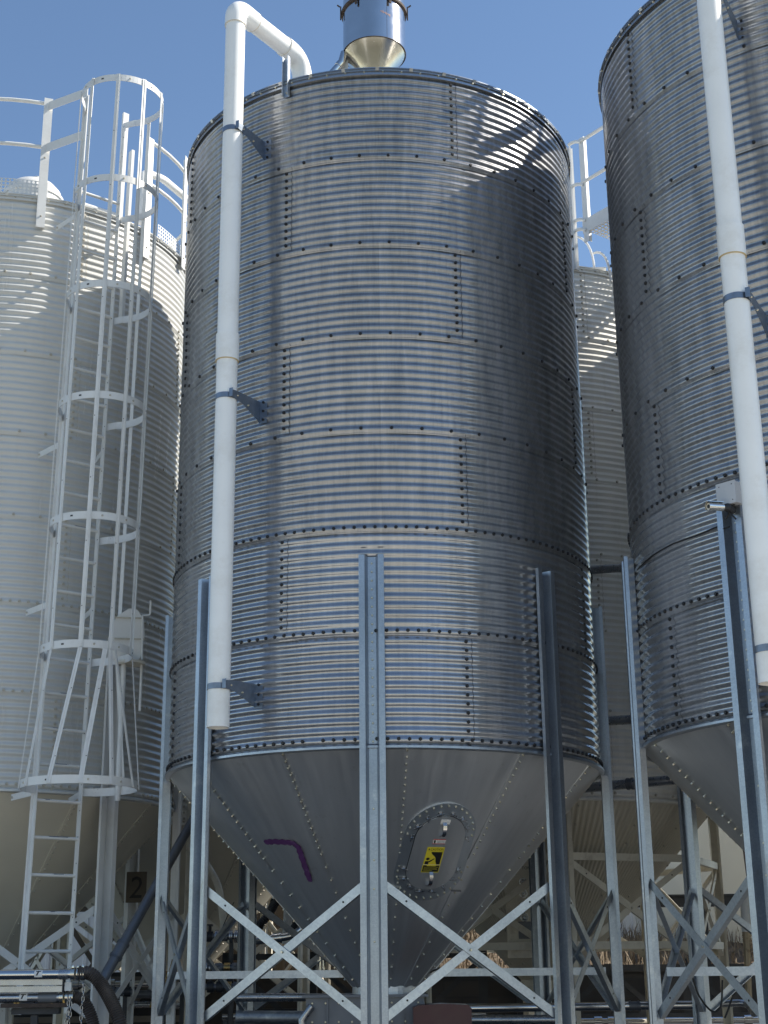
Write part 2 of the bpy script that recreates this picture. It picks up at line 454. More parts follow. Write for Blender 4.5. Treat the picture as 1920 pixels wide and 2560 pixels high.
def make_silo(name, label, loc, mats, seams_odd, seams_even, dense_from=5, legoff=0., braces=((-1.03, -1.93),), horiz=(),
              ribbed=False, cone_seam0=5.4, low=False, lap_mat=None, group=None, legw=1.0, brace_m=None):
    root = thing(name, label, 'silo', loc, group)
    wm, bm, sm, cm_, lm, bb = mats
    for k in range(NR):
        mb = wall_ring(k, 8 if not low else 6, 224 if not low else 144)
        add_ring_bolts(mb, k, seams_odd if k % 2 == 0 else seams_even, dense_from)
        mb.build('wall_ring', [M['wall_low'] if (wm is M['wall'] and k >= 5) else wm, lap_mat or wm, bm, sm], root)
    # roof with radial ribs and eave band
    mb = MB()
    sl = math.tan(math.radians(27))
    N = 40
    mb.lathe([(R + .03, .0), (.32, (R - .32) * sl)], 80, mat=0, smooth=False)
    for i in range(N):
        a = 2 * PI * i / N
        p0 = P3(a, R + .028, .018); p1 = P3(a, .34, (R - .34) * sl + .015)
        mb.bar(p0, p1, .03, .03, (0, 0, 1), 0)
    mb.lathe([(.34, (R - .34) * sl), (.34, (R - .34) * sl + .12), (0.01, (R - .34) * sl + .2)], 32, mat=0)
    mb.build('roof', M['roof'] if wm is M['wall'] else wm, root)
    mb = MB()
    mb.lathe([(R + .014, -.03), (R + .017, -.028), (R + .017, .022), (R + .03, .026), (R + .03, .034), (R - .02, .036)], 128, mat=0, smooth=False)
    for i in range(72):
        a = 2 * PI * (i + .3) / 72
        mb.bolt(P3(a, R + .017, -.002), P3(a, 1, 0), .009, .012, mat=1)
    mb.build('eave_band', [lm if wm is M['wall'] else wm, M['bolt'] if wm is M['wall'] else bm], root)
    # hopper
    mb = MB()
    z7 = -NR * RH
    mb.lathe([(R + .012, z7 - .03), (R + .03, z7 - .045), (R + .03, z7 - .062), (R - .01, z7 - .07)], 128, mat=1, smooth=False)
    na = 192
    if ribbed:
        prof = []
        vs = []; nrow = 14
        na = 720
        for j in range(nrow + 1):
            s = CL * j / nrow
            for i in range(na):
                a = 2 * PI * i / na
                vs.append(cm(a, 0, s, .006 * (1 if i % 4 < 2 else -1) * (1 - .5 * j / nrow)))
        fs = [(j * na + i, (j + 1) * na + i, (j + 1) * na + (i + 1) % na, j * na + (i + 1) % na) for j in range(nrow) for i in range(na)]
        mb.add(vs, fs, 0, False)
    else:
        nrow = 24
        vs = []
        for j in range(nrow + 1):
            s = CL * j / nrow
            for i in range(na):
                a = 2 * PI * i / na
                w = .004 * math.sin(6 * a + .7) * math.sin(PI * j / nrow) + .003 * math.sin(17 * a + 4 * j / nrow)
                vs.append(cm(a, 0, s, w))
        fs = [(j * na + i, (j + 1) * na + i, (j + 1) * na + (i + 1) % na, j * na + (i + 1) % na) for j in range(nrow) for i in range(na)]
        mb.add(vs, fs, 0, True)
    if not ribbed:
        for q in range(12):
            a = math.radians(cone_seam0 + 30 * q)
            s = .05
            while s < CL - .12:
                mb.bolt(cm(a, 0, s, .006), cnorm(a), .0085, .012, mat=2)
                s += .062 if s < .98 else .125
            # lapped edge: a raised strip
            vs = []
            for j in range(31):
                s = CL * j / 30
                for t, n in ((-.03, -.002), (-.03, .0065), (.0, .0065)): vs.append(cm(a, t + 0.0, s, n))
            fs = []
            for j in range(30):
                for c in (0, 1):
                    fs.append((3 * j + c, 3 * j + c + 1, 3 * j + c + 4, 3 * j + c + 3))
            mb.add(vs, fs, 0, False)
    else:
        for q in range(16):
            a = math.radians(22.5 * q + 6)
            for j in range(10):
                mb.bolt(cm(a, 0, .1 + .22 * j, .01), cnorm(a), .011, .012, mat=2)
    hop = mb.build('hopper', [cm_, lm if wm is M['wall'] else wm, M['bolt'] if wm is M['wall'] else bm], root)
    mb = MB()
    mb.lathe([(CR0 + .03, CZ0 + .05), (CR0 + .035, CZ0 - .03), (CR0 + .06, CZ0 - .035), (CR0 + .06, CZ0 - .055), (CR0 - .02, CZ0 - .056), (CR0 - .02, CZ0 - .16)], 40, smooth=False)
    mb.build('outlet_collar', cm_, root)
    zg = GROUND - loc[2]
    angs = [math.radians(45 * i + legoff) for i in range(8)]
    for a in angs:
        leg_mb(a, zg, boltm=1).build('leg', [lm, bb], root)
    fr = lambda a, r, z, t=0: P3(a, r, z) + Vector((math.cos(a), math.sin(a), 0)) * t
    bm_ = brace_m or M['brace']
    for i in range(8):
        a, b = angs[i], angs[(i + 1) % 8]
        nrm = P3((a + b) / 2 if i < 7 else angs[0] - PI / 8, 1, 0)
        for (zt, zb) in braces:
            for q, (z0, z1, dn) in enumerate(((zt, zb, .022), (zb, zt, .013))):
                mb = MB()
                p0 = fr(a, R + .03, z7 + z0, .06); p1 = fr(b, R + .03, z7 + z1, -.06)
                off = nrm * dn
                mb.angle(p0 + off, p1 + off, .062, .034, .0045, nrm, 0, 1 if q else 1)
                for tt in (.13, .5, .87):
                    pc = p0.lerp(p1, tt) + off + nrm * .0023
                    mb.bolt(pc, nrm, .008 if tt != .5 else .011, .004 if tt != .5 else .012, mat=1 if tt != .5 else 2)
                mb.build('brace', [bm_ if (q == 0) else M['brace'] if wm is M['wall'] else bm_, M['black'], bb], root)
        for z in horiz:
            mb = MB()
            mb.angle(fr(a, R + .03, z7 + z, .09) + nrm * .02, fr(b, R + .03, z7 + z, -.09) + nrm * .02, .07, .04, .005, nrm)
            mb.build('strut', bm_, root)
    return root

SZ = 7.262     # height of the silo rims over the camera
GM = (M['wall'], M['cap'], M['seam'], M['cone'], M['leg'], M['bolt'])
main_loc = (-.018, 12.33, SZ)
silo = make_silo('grain_silo', 'bare galvanised silo in the centre with a yellow caution sticker on its hopper',
                 main_loc, GM, (20, 110, 200, 290), (-25, 65, 155, 245), lap_mat=M['brace'], legoff=-2.5, group='galvanised silos in the front row')
# far-side braces of this silo are the same steel
# manhole in the hopper
AZM = math.radians(19)
def stadium(hw, hl, n=20, sc=.975):
    pts = []
    for i in range(n + 1):
        a = PI * i / n; pts.append((hw * math.cos(a), sc - (hl - hw) - hw * math.sin(a)))
    for i in range(n + 1):
        a = PI + PI * i / n; pts.append((hw * math.cos(a), sc + (hl - hw) - hw * math.sin(a)))
    return pts
def slab(mb, pts, n0, n1, mat=0, az=AZM, smooth=False):
    """plate lying on the hopper: outline pts (t,s), from n0 to n1"""
    c = (sum(p[0] for p in pts) / len(pts), sum(p[1] for p in pts) / len(pts))
    k = len(pts); vs = [cm(az, t, s, n1) for t, s in pts] + [cm(az, t, s, n0) for t, s in pts]
    RG = 5
    for j in range(1, RG):
        q = 1 - j / RG
        vs += [cm(az, c[0] + (t - c[0]) * q, c[1] + (s - c[1]) * q, n1) for t, s in pts]
    vs.append(cm(az, c[0], c[1], n1))
    fs = [(k + i, k + (i + 1) % k, (i + 1) % k, i) for i in range(k)]
    def ring(j): return 0 if j == 0 else 2 * k + (j - 1) * k
    for j in range(RG - 1):
        a, b = ring(j), ring(j + 1)
        fs += [(a + i, a + (i + 1) % k, b + (i + 1) % k, b + i) for i in range(k)]
    a = ring(RG - 1)
    fs += [(a + i, a + (i + 1) % k, len(vs) - 1) for i in range(k)]
    mb.add(vs, fs, mat, False)
mb = MB()
slab(mb, stadium(.287, .46), .0, .013)
o_ = stadium(.262, .436, 14)
for i, (t, s) in enumerate(o_[::1]):
    if i % 1 == 0: mb.bolt(cm(AZM, t, s, .013), cnorm(AZM + t / 1.2), .009, .014, mat=1)
manhole = mb.build('manhole', [plain('hatch frame steel', (.50, .54, .58), .36, .85, .12, 5), M['bolt']], silo)
mb = MB(); slab(mb, stadium(.2025, .3495), .010, .0145); mb.build('gasket', M['rubber'], manhole)
mb = MB()
slab(mb, stadium(.198, .345), .004, .024)
mb.build('cover', M['cone'], manhole)
for i, (t, s) in enumerate(stadium(.222, .37, 7)):
    mb = MB()
    n = cnorm(AZM + t / 1.2)
    p = cm(AZM, t, s, .012)
    mb.bolt(p, n, .014, .022, mat=0, k=8, washer=True)
    an = random.uniform(0, PI)
    u = n.orthogonal().normalized(); w = n.cross(u); dd = u * math.cos(an) + w * math.sin(an)
    mb.bar(p + n * .016 - dd * .034, p + n * .016 + dd * .034, .011, .006, n, 0)
    mb.build('clamp', M['pipe'], manhole)
for s0 in (.735, 1.20):
    mb = MB()
    pts = [cm(AZM, -.005, s0 - .055 + .13 * q / 10, .03 + .045 * math.sin(PI * q / 10) ** .6) for q in range(11)]
    for q in range(10):
        mb.bar(pts[q], pts[q + 1], .03, .004, cnorm(AZM))
    mb.build('handle', M['stainless'], manhole)
for s0, sgn in ((1.32, -1), (1.32, 1)):
    mb = MB(); mb.bar(cm(AZM, sgn * .21, s0, .03), cm(AZM, sgn * .30, s0 - .0, .03), .008, .012, cnorm(AZM))
    mb.build('hinge_rod', M['stainless'], manhole)
def rect(t0, s0, t1, s1): return [(t0, s0), (t1, s0), (t1, s1), (t0, s1)]
mb = MB(); slab(mb, rect(-.035, .655, .04, .7), .0245, .0258); mb.build('white_label', M['labelw'], manhole)
mb = MB(); slab(mb, rect(-.055, .838, .045, .884), .0245, .0255, 0); slab(mb, rect(-.054, .845, .044, .877), .0245, .0262, 1)
slab(mb, rect(-.047, .848, -.034, .874), .0245, .0268, 2)
for q in range(4): slab(mb, rect(-.022, .850 + q * .007, .036, .852 + q * .007), .0245, .0267, 3)
mb.build('red_label', [M['labelr'], M['labelw'], M['black'], M['boot']], manhole)
# yellow caution sticker
T0, T1, S0, S1 = -.085, .055, .912, 1.152
def uv(u, v): return (T0 + (T1 - T0) * u, S0 + (S1 - S0) * v)
def poly(mb, pts, n1, mat):
    slab(mb, [uv(*p) for p in pts], n1 - .0006, n1, mat)
mb = MB()
poly(mb, [(0, 0), (1, 0), (1, 1), (0, 1)], .0262, 0)
poly(mb, [(.03, .145), (.97, .145), (.97, .152), (.03, .152)], .0269, 1)
poly(mb, [(.29, .19), (.93, .19), (.945, .68), (.745, .68), (.66, .56), (.62, .44), (.49, .315), (.34, .265)], .0269, 1)
poly(mb, [(.19 + .1 * math.cos(2 * PI * i / 14), .465 + .055 * math.sin(2 * PI * i / 14)) for i in range(14)], .0269, 1)
poly(mb, [(.06, .55), (.31, .55), (.28, .68), (.08, .68)], .0269, 1)
poly(mb, [(.24, .58), (.3, .545), (.54, .44), (.58, .46), (.34, .60)], .0269, 1)
poly(mb, [(.02, .683), (.98, .683), (.98, .695), (.02, .695)], .0269, 2)
poly(mb, [(.04, .715), (.96, .715), (.96, .97), (.04, .97)], .0269, 1)
poly(mb, [(.25, .735), (.75, .735), (.75, .748), (.25, .748)], .0275, 0)
for q, (a, b_) in enumerate(((.1, .9), (.1, .84), (.1, .88), (.1, .6))):
    poly(mb, [(a, .785 + q * .045), (b_, .785 + q * .045), (b_, .795 + q * .045), (a, .795 + q * .045)], .0275, 0)
poly(mb, [(.08, .115), (.13, .045), (.18, .115)], .0269, 1)
def text_mesh(s, size):
    c = bpy.data.curves.new('t', 'FONT'); c.body = s; c.size = size; c.resolution_u = 2
    o = bpy.data.objects.new('t', c); COL.objects.link(o)
    dg = bpy.context.evaluated_depsgraph_get()
    me = bpy.data.meshes.new_from_object(o.evaluated_get(dg))
    vs = [v.co.copy() for v in me.vertices]; fs = [tuple(p.vertices) for p in me.polygons]
    bpy.data.objects.remove(o); bpy.data.curves.remove(c); bpy.data.meshes.remove(me)
    w = max(v.x for v in vs)
    return vs, fs, w
vs, fs, w = text_mesh('CAUTION', 1)
hh = max(v.y for v in vs)
mb.add([cm(AZM, *uv(.2 + .74 * v.x / w, .125 - .085 * v.y / hh), .0272) for v in vs], fs, 1)
mb.build('caution_sticker', [M['yellow'], M['black'], M['labelw']], manhole)
# purple spray stroke
mb = MB()
def cone_sz(z): return (SZ + CZ1 - z) / (CZ1 - CZ0) * CL
AZP = math.radians(-38)
rad = lambda s: CR1 - (CR1 - CR0) * s / CL
pts = []
ctrl = [(-47.5, .925), (-43, .925), (-38, .915), (-34.3, .905), (-32.8, .87), (-33.5, .80), (-34.6, .70), (-35.6, .625)]
ctr = []
for i in range(len(ctrl) - 1):
    for q in range(6):
        f = q / 6; ctr.append((ctrl[i][0] + (ctrl[i + 1][0] - ctrl[i][0]) * f, ctrl[i][1] + (ctrl[i + 1][1] - ctrl[i][1]) * f))
ctr.append(ctrl[-1])
C2 = []
for a, z in ctr:
    s = cone_sz(z); C2.append(Vector(((math.radians(a) - AZP) * rad(s), s)))
L_, R_ = [], []
for i, p in enumerate(C2):
    d = (C2[min(i + 3, len(C2) - 1)] - C2[max(i - 3, 0)]).normalized(); n = Vector((-d.y, d.x))
    w = .026 * (1 + .15 * math.sin(i * 1.7)) * (min(1, .45 + i * .3)) * min(1, .5 + .3 * (len(C2) - 1 - i))
    L_.append(p + n * w); R_.append(p - n * w)
vs = []
for a, b in zip(L_, R_):
    for q in (a, b):
        s = q.y; vs.append(cm(AZP, q.x, s, .0068))
mb.add(vs, [(2 * i, 2 * i + 1, 2 * i + 3, 2 * i + 2) for i in range(len(C2) - 1)], 0)
mb.build('spray_mark', M['purple'], silo)
# short post on the rim
mb = MB()
def rimfn(az, t, r, z):
    return P3(az, R + r, z) + Vector((math.cos(az), math.sin(az), 0)) * t
A_ = math.radians(-25)
mb.sheet([(-.026, .06), (-.026, .018), (.026, .018), (.026, .06)], .004, -.13, .26, lambda t, r, z: rimfn(A_, t, r, z))
mb.bolt(rimfn(A_, 0, .022, .0), P3(A_, 1, 0), .01, .012, mat=1); mb.bolt(rimfn(A_, 0, .022, -.09), P3(A_, 1, 0), .01, .012, mat=1)
mb.build('rim_post', [M['brace'], M['bolt']], silo)
# spreader bars near the outlet
zs_ = -7.262 - .07
for sx, x0, x1 in ((-1, -1.80, -.30), (1, .3, 1.80)):
    mb = MB(); mb.angle((x0, 0.0, zs_), (x1, 0.0, zs_ + .0), .06, .05, .005, (0, -1, 0)); mb.build('spreader_bar', M['brace'], silo)

silo_r = copy_tree(silo)
silo_r.location = (3.754, 10.56, SZ)
silo_r['label'] = 'bare galvanised silo cut off by the right edge, security camera on its leg'
for ch in list(silo_r.children):
    if ch.name.split('.')[0] in ('rim_post', 'spray_mark', 'manhole'):
        for g in list(ch.children): bpy.data.objects.remove(g)
        bpy.data.objects.remove(ch)

PW = (M['white'], M['paintbolt'], M['seam'], M['beigecone'], M['whitesteel'], M['paintbolt'])
left_loc = (-3.95, 14.22, SZ - .05)
silo_l = make_silo('grain_silo', 'off-white painted corrugated silo on the left behind the caged ladder', left_loc, 
                   (M['white'], M['paintbolt'], M['paintbolt'], M['beigecone'], M['whitesteel'], M['paintbolt']),
                   (33, 123, 213, 303), (-12, 78, 168, 258), dense_from=5, legoff=5, brace_m=M['whitesteel'], cone_seam0=12, group='painted silos')
PB = (M['beige'], M['paintbolt'], M['paintbolt'], M['beigecone'], M['beigesteel'], M['paintbolt'])
back_loc = (1.68, 15.95, SZ)
silo_b = make_silo('grain_silo', 'beige painted corrugated silo with a ribbed hopper, seen between the two galvanised silos', back_loc, PB,
                   (16, 106, 196, 286), (-29, 61, 151, 241), dense_from=8, brace_m=M['beigesteel'], braces=((-.65, -1.5),), horiz=(-.6, -1.42), ribbed=True, low=True, group='painted silos')
silo_c = make_silo('grain_silo', 'dark shaded silo in the back row, only its hopper side seen between the left legs', (-2.6, 18.1, SZ), PB,
                   (10, 100, 190, 280), (-35, 55, 145, 235), dense_from=8, brace_m=M['beigesteel'], braces=((-1.03, -1.93),), legoff=14, low=True, group='painted silos')

silo_d = copy_tree(silo_b)
silo_d.location = (5.45, 14.2, SZ); silo_d['label'] = 'beige painted silo hidden behind the right galvanised silo, one pale leg at the right edge'
# ------------------------------------------------------------------ pvc fill pipes
def arc(p0, c, p1, n=8):
    """quarter bend from p0 to p1 with corner c"""
    p0, c, p1 = Vector(p0), Vector(c), Vector(p1)
    return [p0.lerp(c, t).lerp(c.lerp(p1, t), t) for t in [i / n for i in range(n + 1)]]
def fill_pipe(label, silo_loc, pz0, azd=-33.5, rad_=2.19, group=None, dz=0.):
    a = math.radians(azd)
    px, py = rad_ * math.sin(a), -rad_ * math.cos(a)
    root = thing('fill_pipe', label, 'pipe', (silo_loc[0] + px, silo_loc[1] + py, silo_loc[2]), group)
    r = .084
    inw = Vector((-math.sin(a), math.cos(a), 0))
    def circ(z): return z
    ztop = .55
    mb = MB()
    mb.lathe([(r - .008, pz0 + .2), (r - .008, pz0), (r, pz0), (r, ztop)], 48)
    mb.build('pipe', M['pvc'], root)
    mb = MB(); e = .33
    zc = ztop + .10
    pts = [Vector((0, 0, ztop - .07))] + arc((0, 0, ztop), (0, 0, zc + .02), inw * .13 + Vector((0, 0, zc + .015)), 10) + [inw * .24 + Vector((0, 0, zc + .015))]
    mb.tube(pts, r + .008, 40); mb.build('elbow', M['pvc'], root)
    hd = (inw + Vector((0.05, 0, .0))).normalized()
    p0 = inw * .2 + Vector((0, 0, zc + .015)); p1 = inw * .72 + Vector((0, 0, zc + .03))
    mb = MB(); mb.tube([p0, p1], r, 40); mb.build('cross_pipe', M['pvc'], root)
    mb = MB()
    pts = [p1 - inw * .04] + arc(p1 + inw * .04, p1 + inw * .22, p1 + inw * .24 - Vector((0, 0, .2)), 10) + [p1 + inw * .24 - Vector((0, 0, .6))]
    mb.tube(pts, r + .008, 40); mb.build('elbow', M['pvc'], root)
    mb = MB()
    for q in (inw * .24 + Vector((0, 0, zc + .015)), p1 - inw * .04):
        mb.tube([q - inw * .0015, q + inw * .002], r + .0092, 40, cap=False)
    mb.tube([Vector((0, 0, ztop - .072)), Vector((0, 0, ztop - .069))], r + .0092, 40, cap=False)
    mb.build('glue_line', M['pvcj'], root)
    zc2 = -2.55 + dz
    mb = MB(); mb.lathe([(r, zc2 - .115), (r + .009, zc2 - .114), (r + .009, zc2 + .114), (r, zc2 + .115)], 48)
    mb.lathe([(r + .001, zc2 - .118), (r + .0095, zc2 - .117), (r + .0095, zc2 - .112)], 48, mat=1)
    mb.build('coupling', [M['pvc'], M['pvcj']], root)
    side = Vector((math.cos(a), math.sin(a), 0))
    ba = math.radians(27); inw = Vector((math.sin(ba), math.cos(ba), 0)); side = Vector((math.cos(ba), -math.sin(ba), 0))
    pv = Vector((px, py, 0)); pd_ = pv.dot(inw); wall_d = -pd_ - math.sqrt(pd_ * pd_ - (pv.length_squared - R * R))
    for zb in (-.57 + dz, -2.98 + dz, -5.29 + dz * 2):
        mb = MB()
        mb.lathe([(r + .002, -.022 + zb), (r + .0045, -.022 + zb), (r + .0045, .022 + zb), (r + .002, .022 + zb)], 40)
        # triangular plate from the strap to the wall
        def q(d, z, t): return inw * d + Vector((0, 0, zb + z)) + side * t
        s0 = r + .006
        out = [(-.07, .035), (.02, .05), (wall_d - .02, .075), (wall_d - .02, -.105), (.10, -.03), (-.07, -.02)]
        vs = [q(d, z, s0) for d, z in out] + [q(d, z, s0 + .004) for d, z in out]
        k = len(out)
        mb.add(vs, [tuple(range(k))[::-1], tuple(range(k, 2 * k))] + [(i, (i + 1) % k, k + (i + 1) % k, k + i) for i in range(k)])
        mb.obox(q(wall_d - .018, -.015, s0 + .03), side * .04, inw * .002, Vector((0, 0, .1)))
        mb.obox(q(-.072, .01, s0 + .002), side * .016, inw * .002, Vector((0, 0, .035)))
        for z in (-.085, -.01, .065):
            mb.bolt(q(wall_d - .021, z, s0 + .035), -inw, .011, .012, mat=1)
        mb.bolt(q(.02, .012, s0 + .004), side, .008, .008, mat=2); mb.bolt(q(.17, -.02, s0 + .004), side, .009, .012, mat=2)
        mb.build('bracket', [M['bracket'], M['cap'], M['bolt']], root)
    return root
pm = fill_pipe('white plastic pipe arching over the rim and down the left side of the centre silo', main_loc, -5.59, -33.7, 2.20, group='white fill pipes')
pr = fill_pipe('white plastic pipe running down the silo at the right edge', (3.754, 10.56, SZ), -5.64, -36.5, 2.32, dz=-.07, group='white fill pipes')

# ------------------------------------------------------------------ filter receiver on the roof
def receiver(label, loc, group):
    root = thing('filter_receiver', label, 'hopper', loc, group)
    r = .315
    mb = MB(); mb.lathe([(r, 0), (r, .47)], 64); mb.lathe([(r + .002, -.006), (r + .006, 0), (r + .002, .006)], 64, mat=1)
    mb.tube([(r * math.sin(.42) * 1.003, -r * math.cos(.42) * 1.003, .0), (r * math.sin(.42) * 1.003, -r * math.cos(.42) * 1.003, .47)], .0012, 6, 1)
    mb.build('body', [M['stainless'], M['rust']], root)
    mb = MB(); mb.lathe([(r - .004, 0), (.10, -.33), (.10, -1.0)], 64); mb.build('cone', M['stainc'], root)
    mb = MB(); mb.lathe([(r, .462), (r + .018, .466), (r + .02, .49), (r, .496)], 64); mb.build('clamp_ring', M['rust'], root)
    mb = MB(); mb.lathe([(r, .49), (r, .62), (.2, .72), (.01, .76)], 64); mb.build('lid', M['stainless'], root)
    for a in (-1.45, -.55, .5, 1.5, 2.6, 3.7):
        mb = MB(); c = P3(a, r + .025, .45)
        mb.bar(c + Vector((0, 0, -.05)), c + Vector((0, 0, .1)), .022, .012, P3(a, 1, 0))
        mb.tube([c + Vector((0, 0, .1)) + P3(a, .01, 0), c + Vector((0, 0, .1)) + P3(a, .035, .02)], .008, 8)
        mb.build('latch', M['rust'], root)
    mb = MB(); mb.tube([(-.30, -.05, -.0), (-.33, -.05, -.12), (-.50, -.05, -.34), (-.60, -.05, -.55)], .04, 20)
    mb.tube([(-.335, -.05, -.125), (-.36, -.05, -.16)], .046, 20)
    mb.build('inlet_tube', M['stainless'], root)
    mb = MB(); mb.obox((-.30, 0, -.17), (.035, 0, 0), (0, .02, 0), (0, 0, .2)); mb.build('stay', M['whitesteel'], root)
    mb = MB()   # faint unreadable red smear left of the lettering
    for i in range(9):
        a = .22 + i * .038
        mb.obox(P3(a, r + .001, .30 - i * .0035), P3(a + PI / 2, .004, 0), P3(a, .0008, 0), (0, 0, .006 + .004 * (i % 3)))
    mb.build('faded_mark', plain('faded red print', (.45, .28, .24), .5), root)
    return root
c0 = at(936, 139, 12.33)
rec = receiver('shiny stainless steel receiver on the roof of the centre silo', tuple(c0), 'stainless receivers on the silo roofs')
rec2 = copy_tree(rec)
rec2.location = (3.754 - .1, 10.56, c0.z); rec2['label'] = 'stainless steel receiver on the roof of the right-hand silo, above the frame'

# ------------------------------------------------------------------ ground, hill, sky setting
def ground_mat():
    m, nt, b = new_mat('dull field ground')
    co = objco(nt)
    f = noise_to(nt, co, .35, 6, .6); g = noise_to(nt, co, 9, 5, .7)
    c = ramp(nt, f, .35, .65, (.085, .09, .07), (.14, .135, .10))
    c = mixc(nt, 1.0, c, ramp(nt, g, .3, .7, (.8, .8, .8), (1, 1, 1)), 'MULTIPLY')
    nt.links.new(c, b.inputs['Base Color']); b.inputs['Roughness'].default_value = .9
    bump(nt, b, g, .5, .02)
    return m
mb = MB()
n = 40
mb.add([(-400 + 20 * i, -400 + 20 * j, GROUND) for j in range(n + 1) for i in range(n + 1)],
       [(j * (n + 1) + i, j * (n + 1) + i + 1, (j + 1) * (n + 1) + i + 1, (j + 1) * (n + 1) + i) for j in range(n) for i in range(n)])
tag(mb.build('ground', ground_mat()), kind='structure')
def soil_mat():
    m, nt, b = new_mat('dry hillside soil')
    f = noise_to(nt, objco(nt), 2.2, 6, .7)
    nt.links.new(ramp(nt, f, .3, .7, (.07, .05, .035), (.20, .15, .10)), b.inputs['Base Color'])
    b.inputs['Roughness'].default_value = .95
    bump(nt, b, f, .8, .1)
    return m
def hill_h(x, y):
    t = max(0, min(1, (y - 19.0) / 5.5)); e = t * t * (3 - 2 * t)
    u = max(0, min(1, (x + 3.6) / 2.4)); e *= u * u * (3 - 2 * u)
    return GROUND + .004 + e * (1.95 + .12 * math.sin(x * .8 + 1) + .1 * math.sin(y * 1.7 + x * .5)) + max(0, y - 26) * .02
mb = MB(); nx, ny = 90, 40
vs = [(-20 + 50 * i / nx, 18.9 + 22 * j / ny, hill_h(-20 + 50 * i / nx, 18.9 + 22 * j / ny)) for j in range(ny + 1) for i in range(nx + 1)]
mb.add(vs, [(j * (nx + 1) + i, j * (nx + 1) + i + 1, (j + 1) * (nx + 1) + i + 1, (j + 1) * (nx + 1) + i) for j in range(ny) for i in range(nx)], 0, True)
tag(mb.build('hillside', soil_mat()), kind='structure')
# dry grass and weeds on the slope
def grass_mat():
    m, nt, b = new_mat('dry brown grass')
    f = noise_to(nt, objco(nt), 3.5, 3)
    nt.links.new(ramp(nt, f, .3, .7, (.09, .065, .04), (.30, .235, .155)), b.inputs['Base Color'])
    b.inputs['Roughness'].default_value = .8
    return m
mb = MB(); vs = []; fs = []
for i in range(22000):
    x = random.uniform(-2.2, 12); y = random.uniform(19.6, 26.5)
    h = random.uniform(.10, .40) * (1 + .5 * math.sin(x * 1.3) * math.sin(y * 2.1)) 
    if x > 2.5: h *= .85
    p = Vector((x, y, hill_h(x, y) - .03)); a = random.uniform(0, PI); w = random.uniform(.006, .014)
    d = Vector((math.cos(a) * w, math.sin(a) * w, 0)); le = Vector((random.gauss(0, .18), random.gauss(0, .18), 1)) * h
    k = len(vs); vs += [p - d, p + d, p + le * .6 + d * .7, p + le * .6 - d * .7, p + le + Vector((random.gauss(0, .04), random.gauss(0, .04), -.02))]
    fs += [(k, k + 1, k + 2, k + 3), (k + 3, k + 2, k + 4)]
mb.add(vs, fs)
GR = grass_mat()
tag(mb.build('dry_grass', GR), 'dry brown grass covering the slope behind the silos', 'grass', kind='stuff')
# tall dead weeds standing over the slope
def weed(x, y, h, label):
    mb = MB(); n = random.randint(6, 9)
    base = Vector((x, y, hill_h(x, y) - .03))
    for i in range(n):
        lean = Vector((random.gauss(0, .16), random.gauss(0, .1), 1)).normalized(); hh = h * random.uniform(.5, 1)
        off = Vector((random.gauss(0, .07), random.gauss(0, .07), 0))
        pts = [base + off + lean * hh * t + Vector((.05 * math.sin(t * 4 + i), 0, 0)) for t in (0, .25, .5, .75, 1)]
        mb.tube(pts, [.009, .008, .007, .005, .003], 5)
        for q in range(14):
            t = random.uniform(.35, 1); p = base + off + lean * hh * t
            d = Vector((random.gauss(0, 1), random.gauss(0, 1), random.uniform(.2, 1.4))).normalized() * random.uniform(.04, .15)
            mb.tube([p, p + d], [.003, .002], 4)
            e = p + d
            mb.obox(e, Vector((.008, 0, .006)), Vector((0, .008, 0)), d.normalized() * .02)
    o = mb.build('dead_weed', GR); return tag(o, label, 'weed', 'dead weeds against the beige tank')
for x, y, h, lb in ((6.05, 22.4, 1.45, 'tallest dead seed-headed weed against the beige tank'), (5.55, 22.6, 1.1, 'dead weed left of the tallest one against the beige tank'),
                    (5.0, 22.8, .8, 'short dead weed furthest left against the beige tank'), (6.45, 22.7, .9, 'dead weed right of the tallest one against the beige tank')):
    weed(x, y, h, lb)

# ------------------------------------------------------------------ buildings and tanks behind
def clad_mat(name, c0_, c1_):
    m, nt, b = new_mat(name)
    f = noise_to(nt, objco(nt), 1.2, 4)
    nt.links.new(ramp(nt, f, .3, .7, c0_, c1_), b.inputs['Base Color']); b.inputs['Roughness'].default_value = .5
    return m
def clad_building(label, x0, x1, y, z0, z1, depth, mat, pitch=.3, group=None):
    root = thing('metal_building', label, 'building', ((x0 + x1) / 2, y, z0), group)
    w = x1 - x0
    mb = MB()
    n = int(w / pitch); P = []
    for i in range(n):
        u = -w / 2 + w * i / n; d = w / n
        P += [(u, 0), (u + d * .72, 0), (u + d * .78, .03), (u + d * .94, .03)]
    P.append((w / 2, 0))
    vs = [(a, -b_, 0) for a, b_ in P] + [(a, -b_, z1 - z0) for a, b_ in P]
    k = len(P); mb.add(vs, [(i, i + 1, k + i + 1, k + i) for i in range(k - 1)])
    mb.box((0, depth / 2 + .01, (z1 - z0) / 2), (w, depth, z1 - z0 - .02))
    mb.build('wall', mat, root)
    mb = MB(); mb.box((0, depth / 2 - .1, z1 - z0 + .06), (w + .3, depth + .5, .1)); mb.build('roof', M['roof'], root)
    mb = MB(); mb.box((0, -.05, z1 - z0 - .1), (w, .08, .14)); mb.build('gutter', M['whitesteel'], root)
    return root
WCL = clad_mat('white wall cladding', (.66, .67, .67), (.76, .77, .77))
clad_building('white clad building seen through the gaps behind the left silos', -11, -2.2, 24.5, GROUND, 1.75, 5, WCL)
clad_building('white clad building between the beige silo and the beige tank', 2.6, 4.9, 27, GROUND, 2.6, 5, WCL, .35)
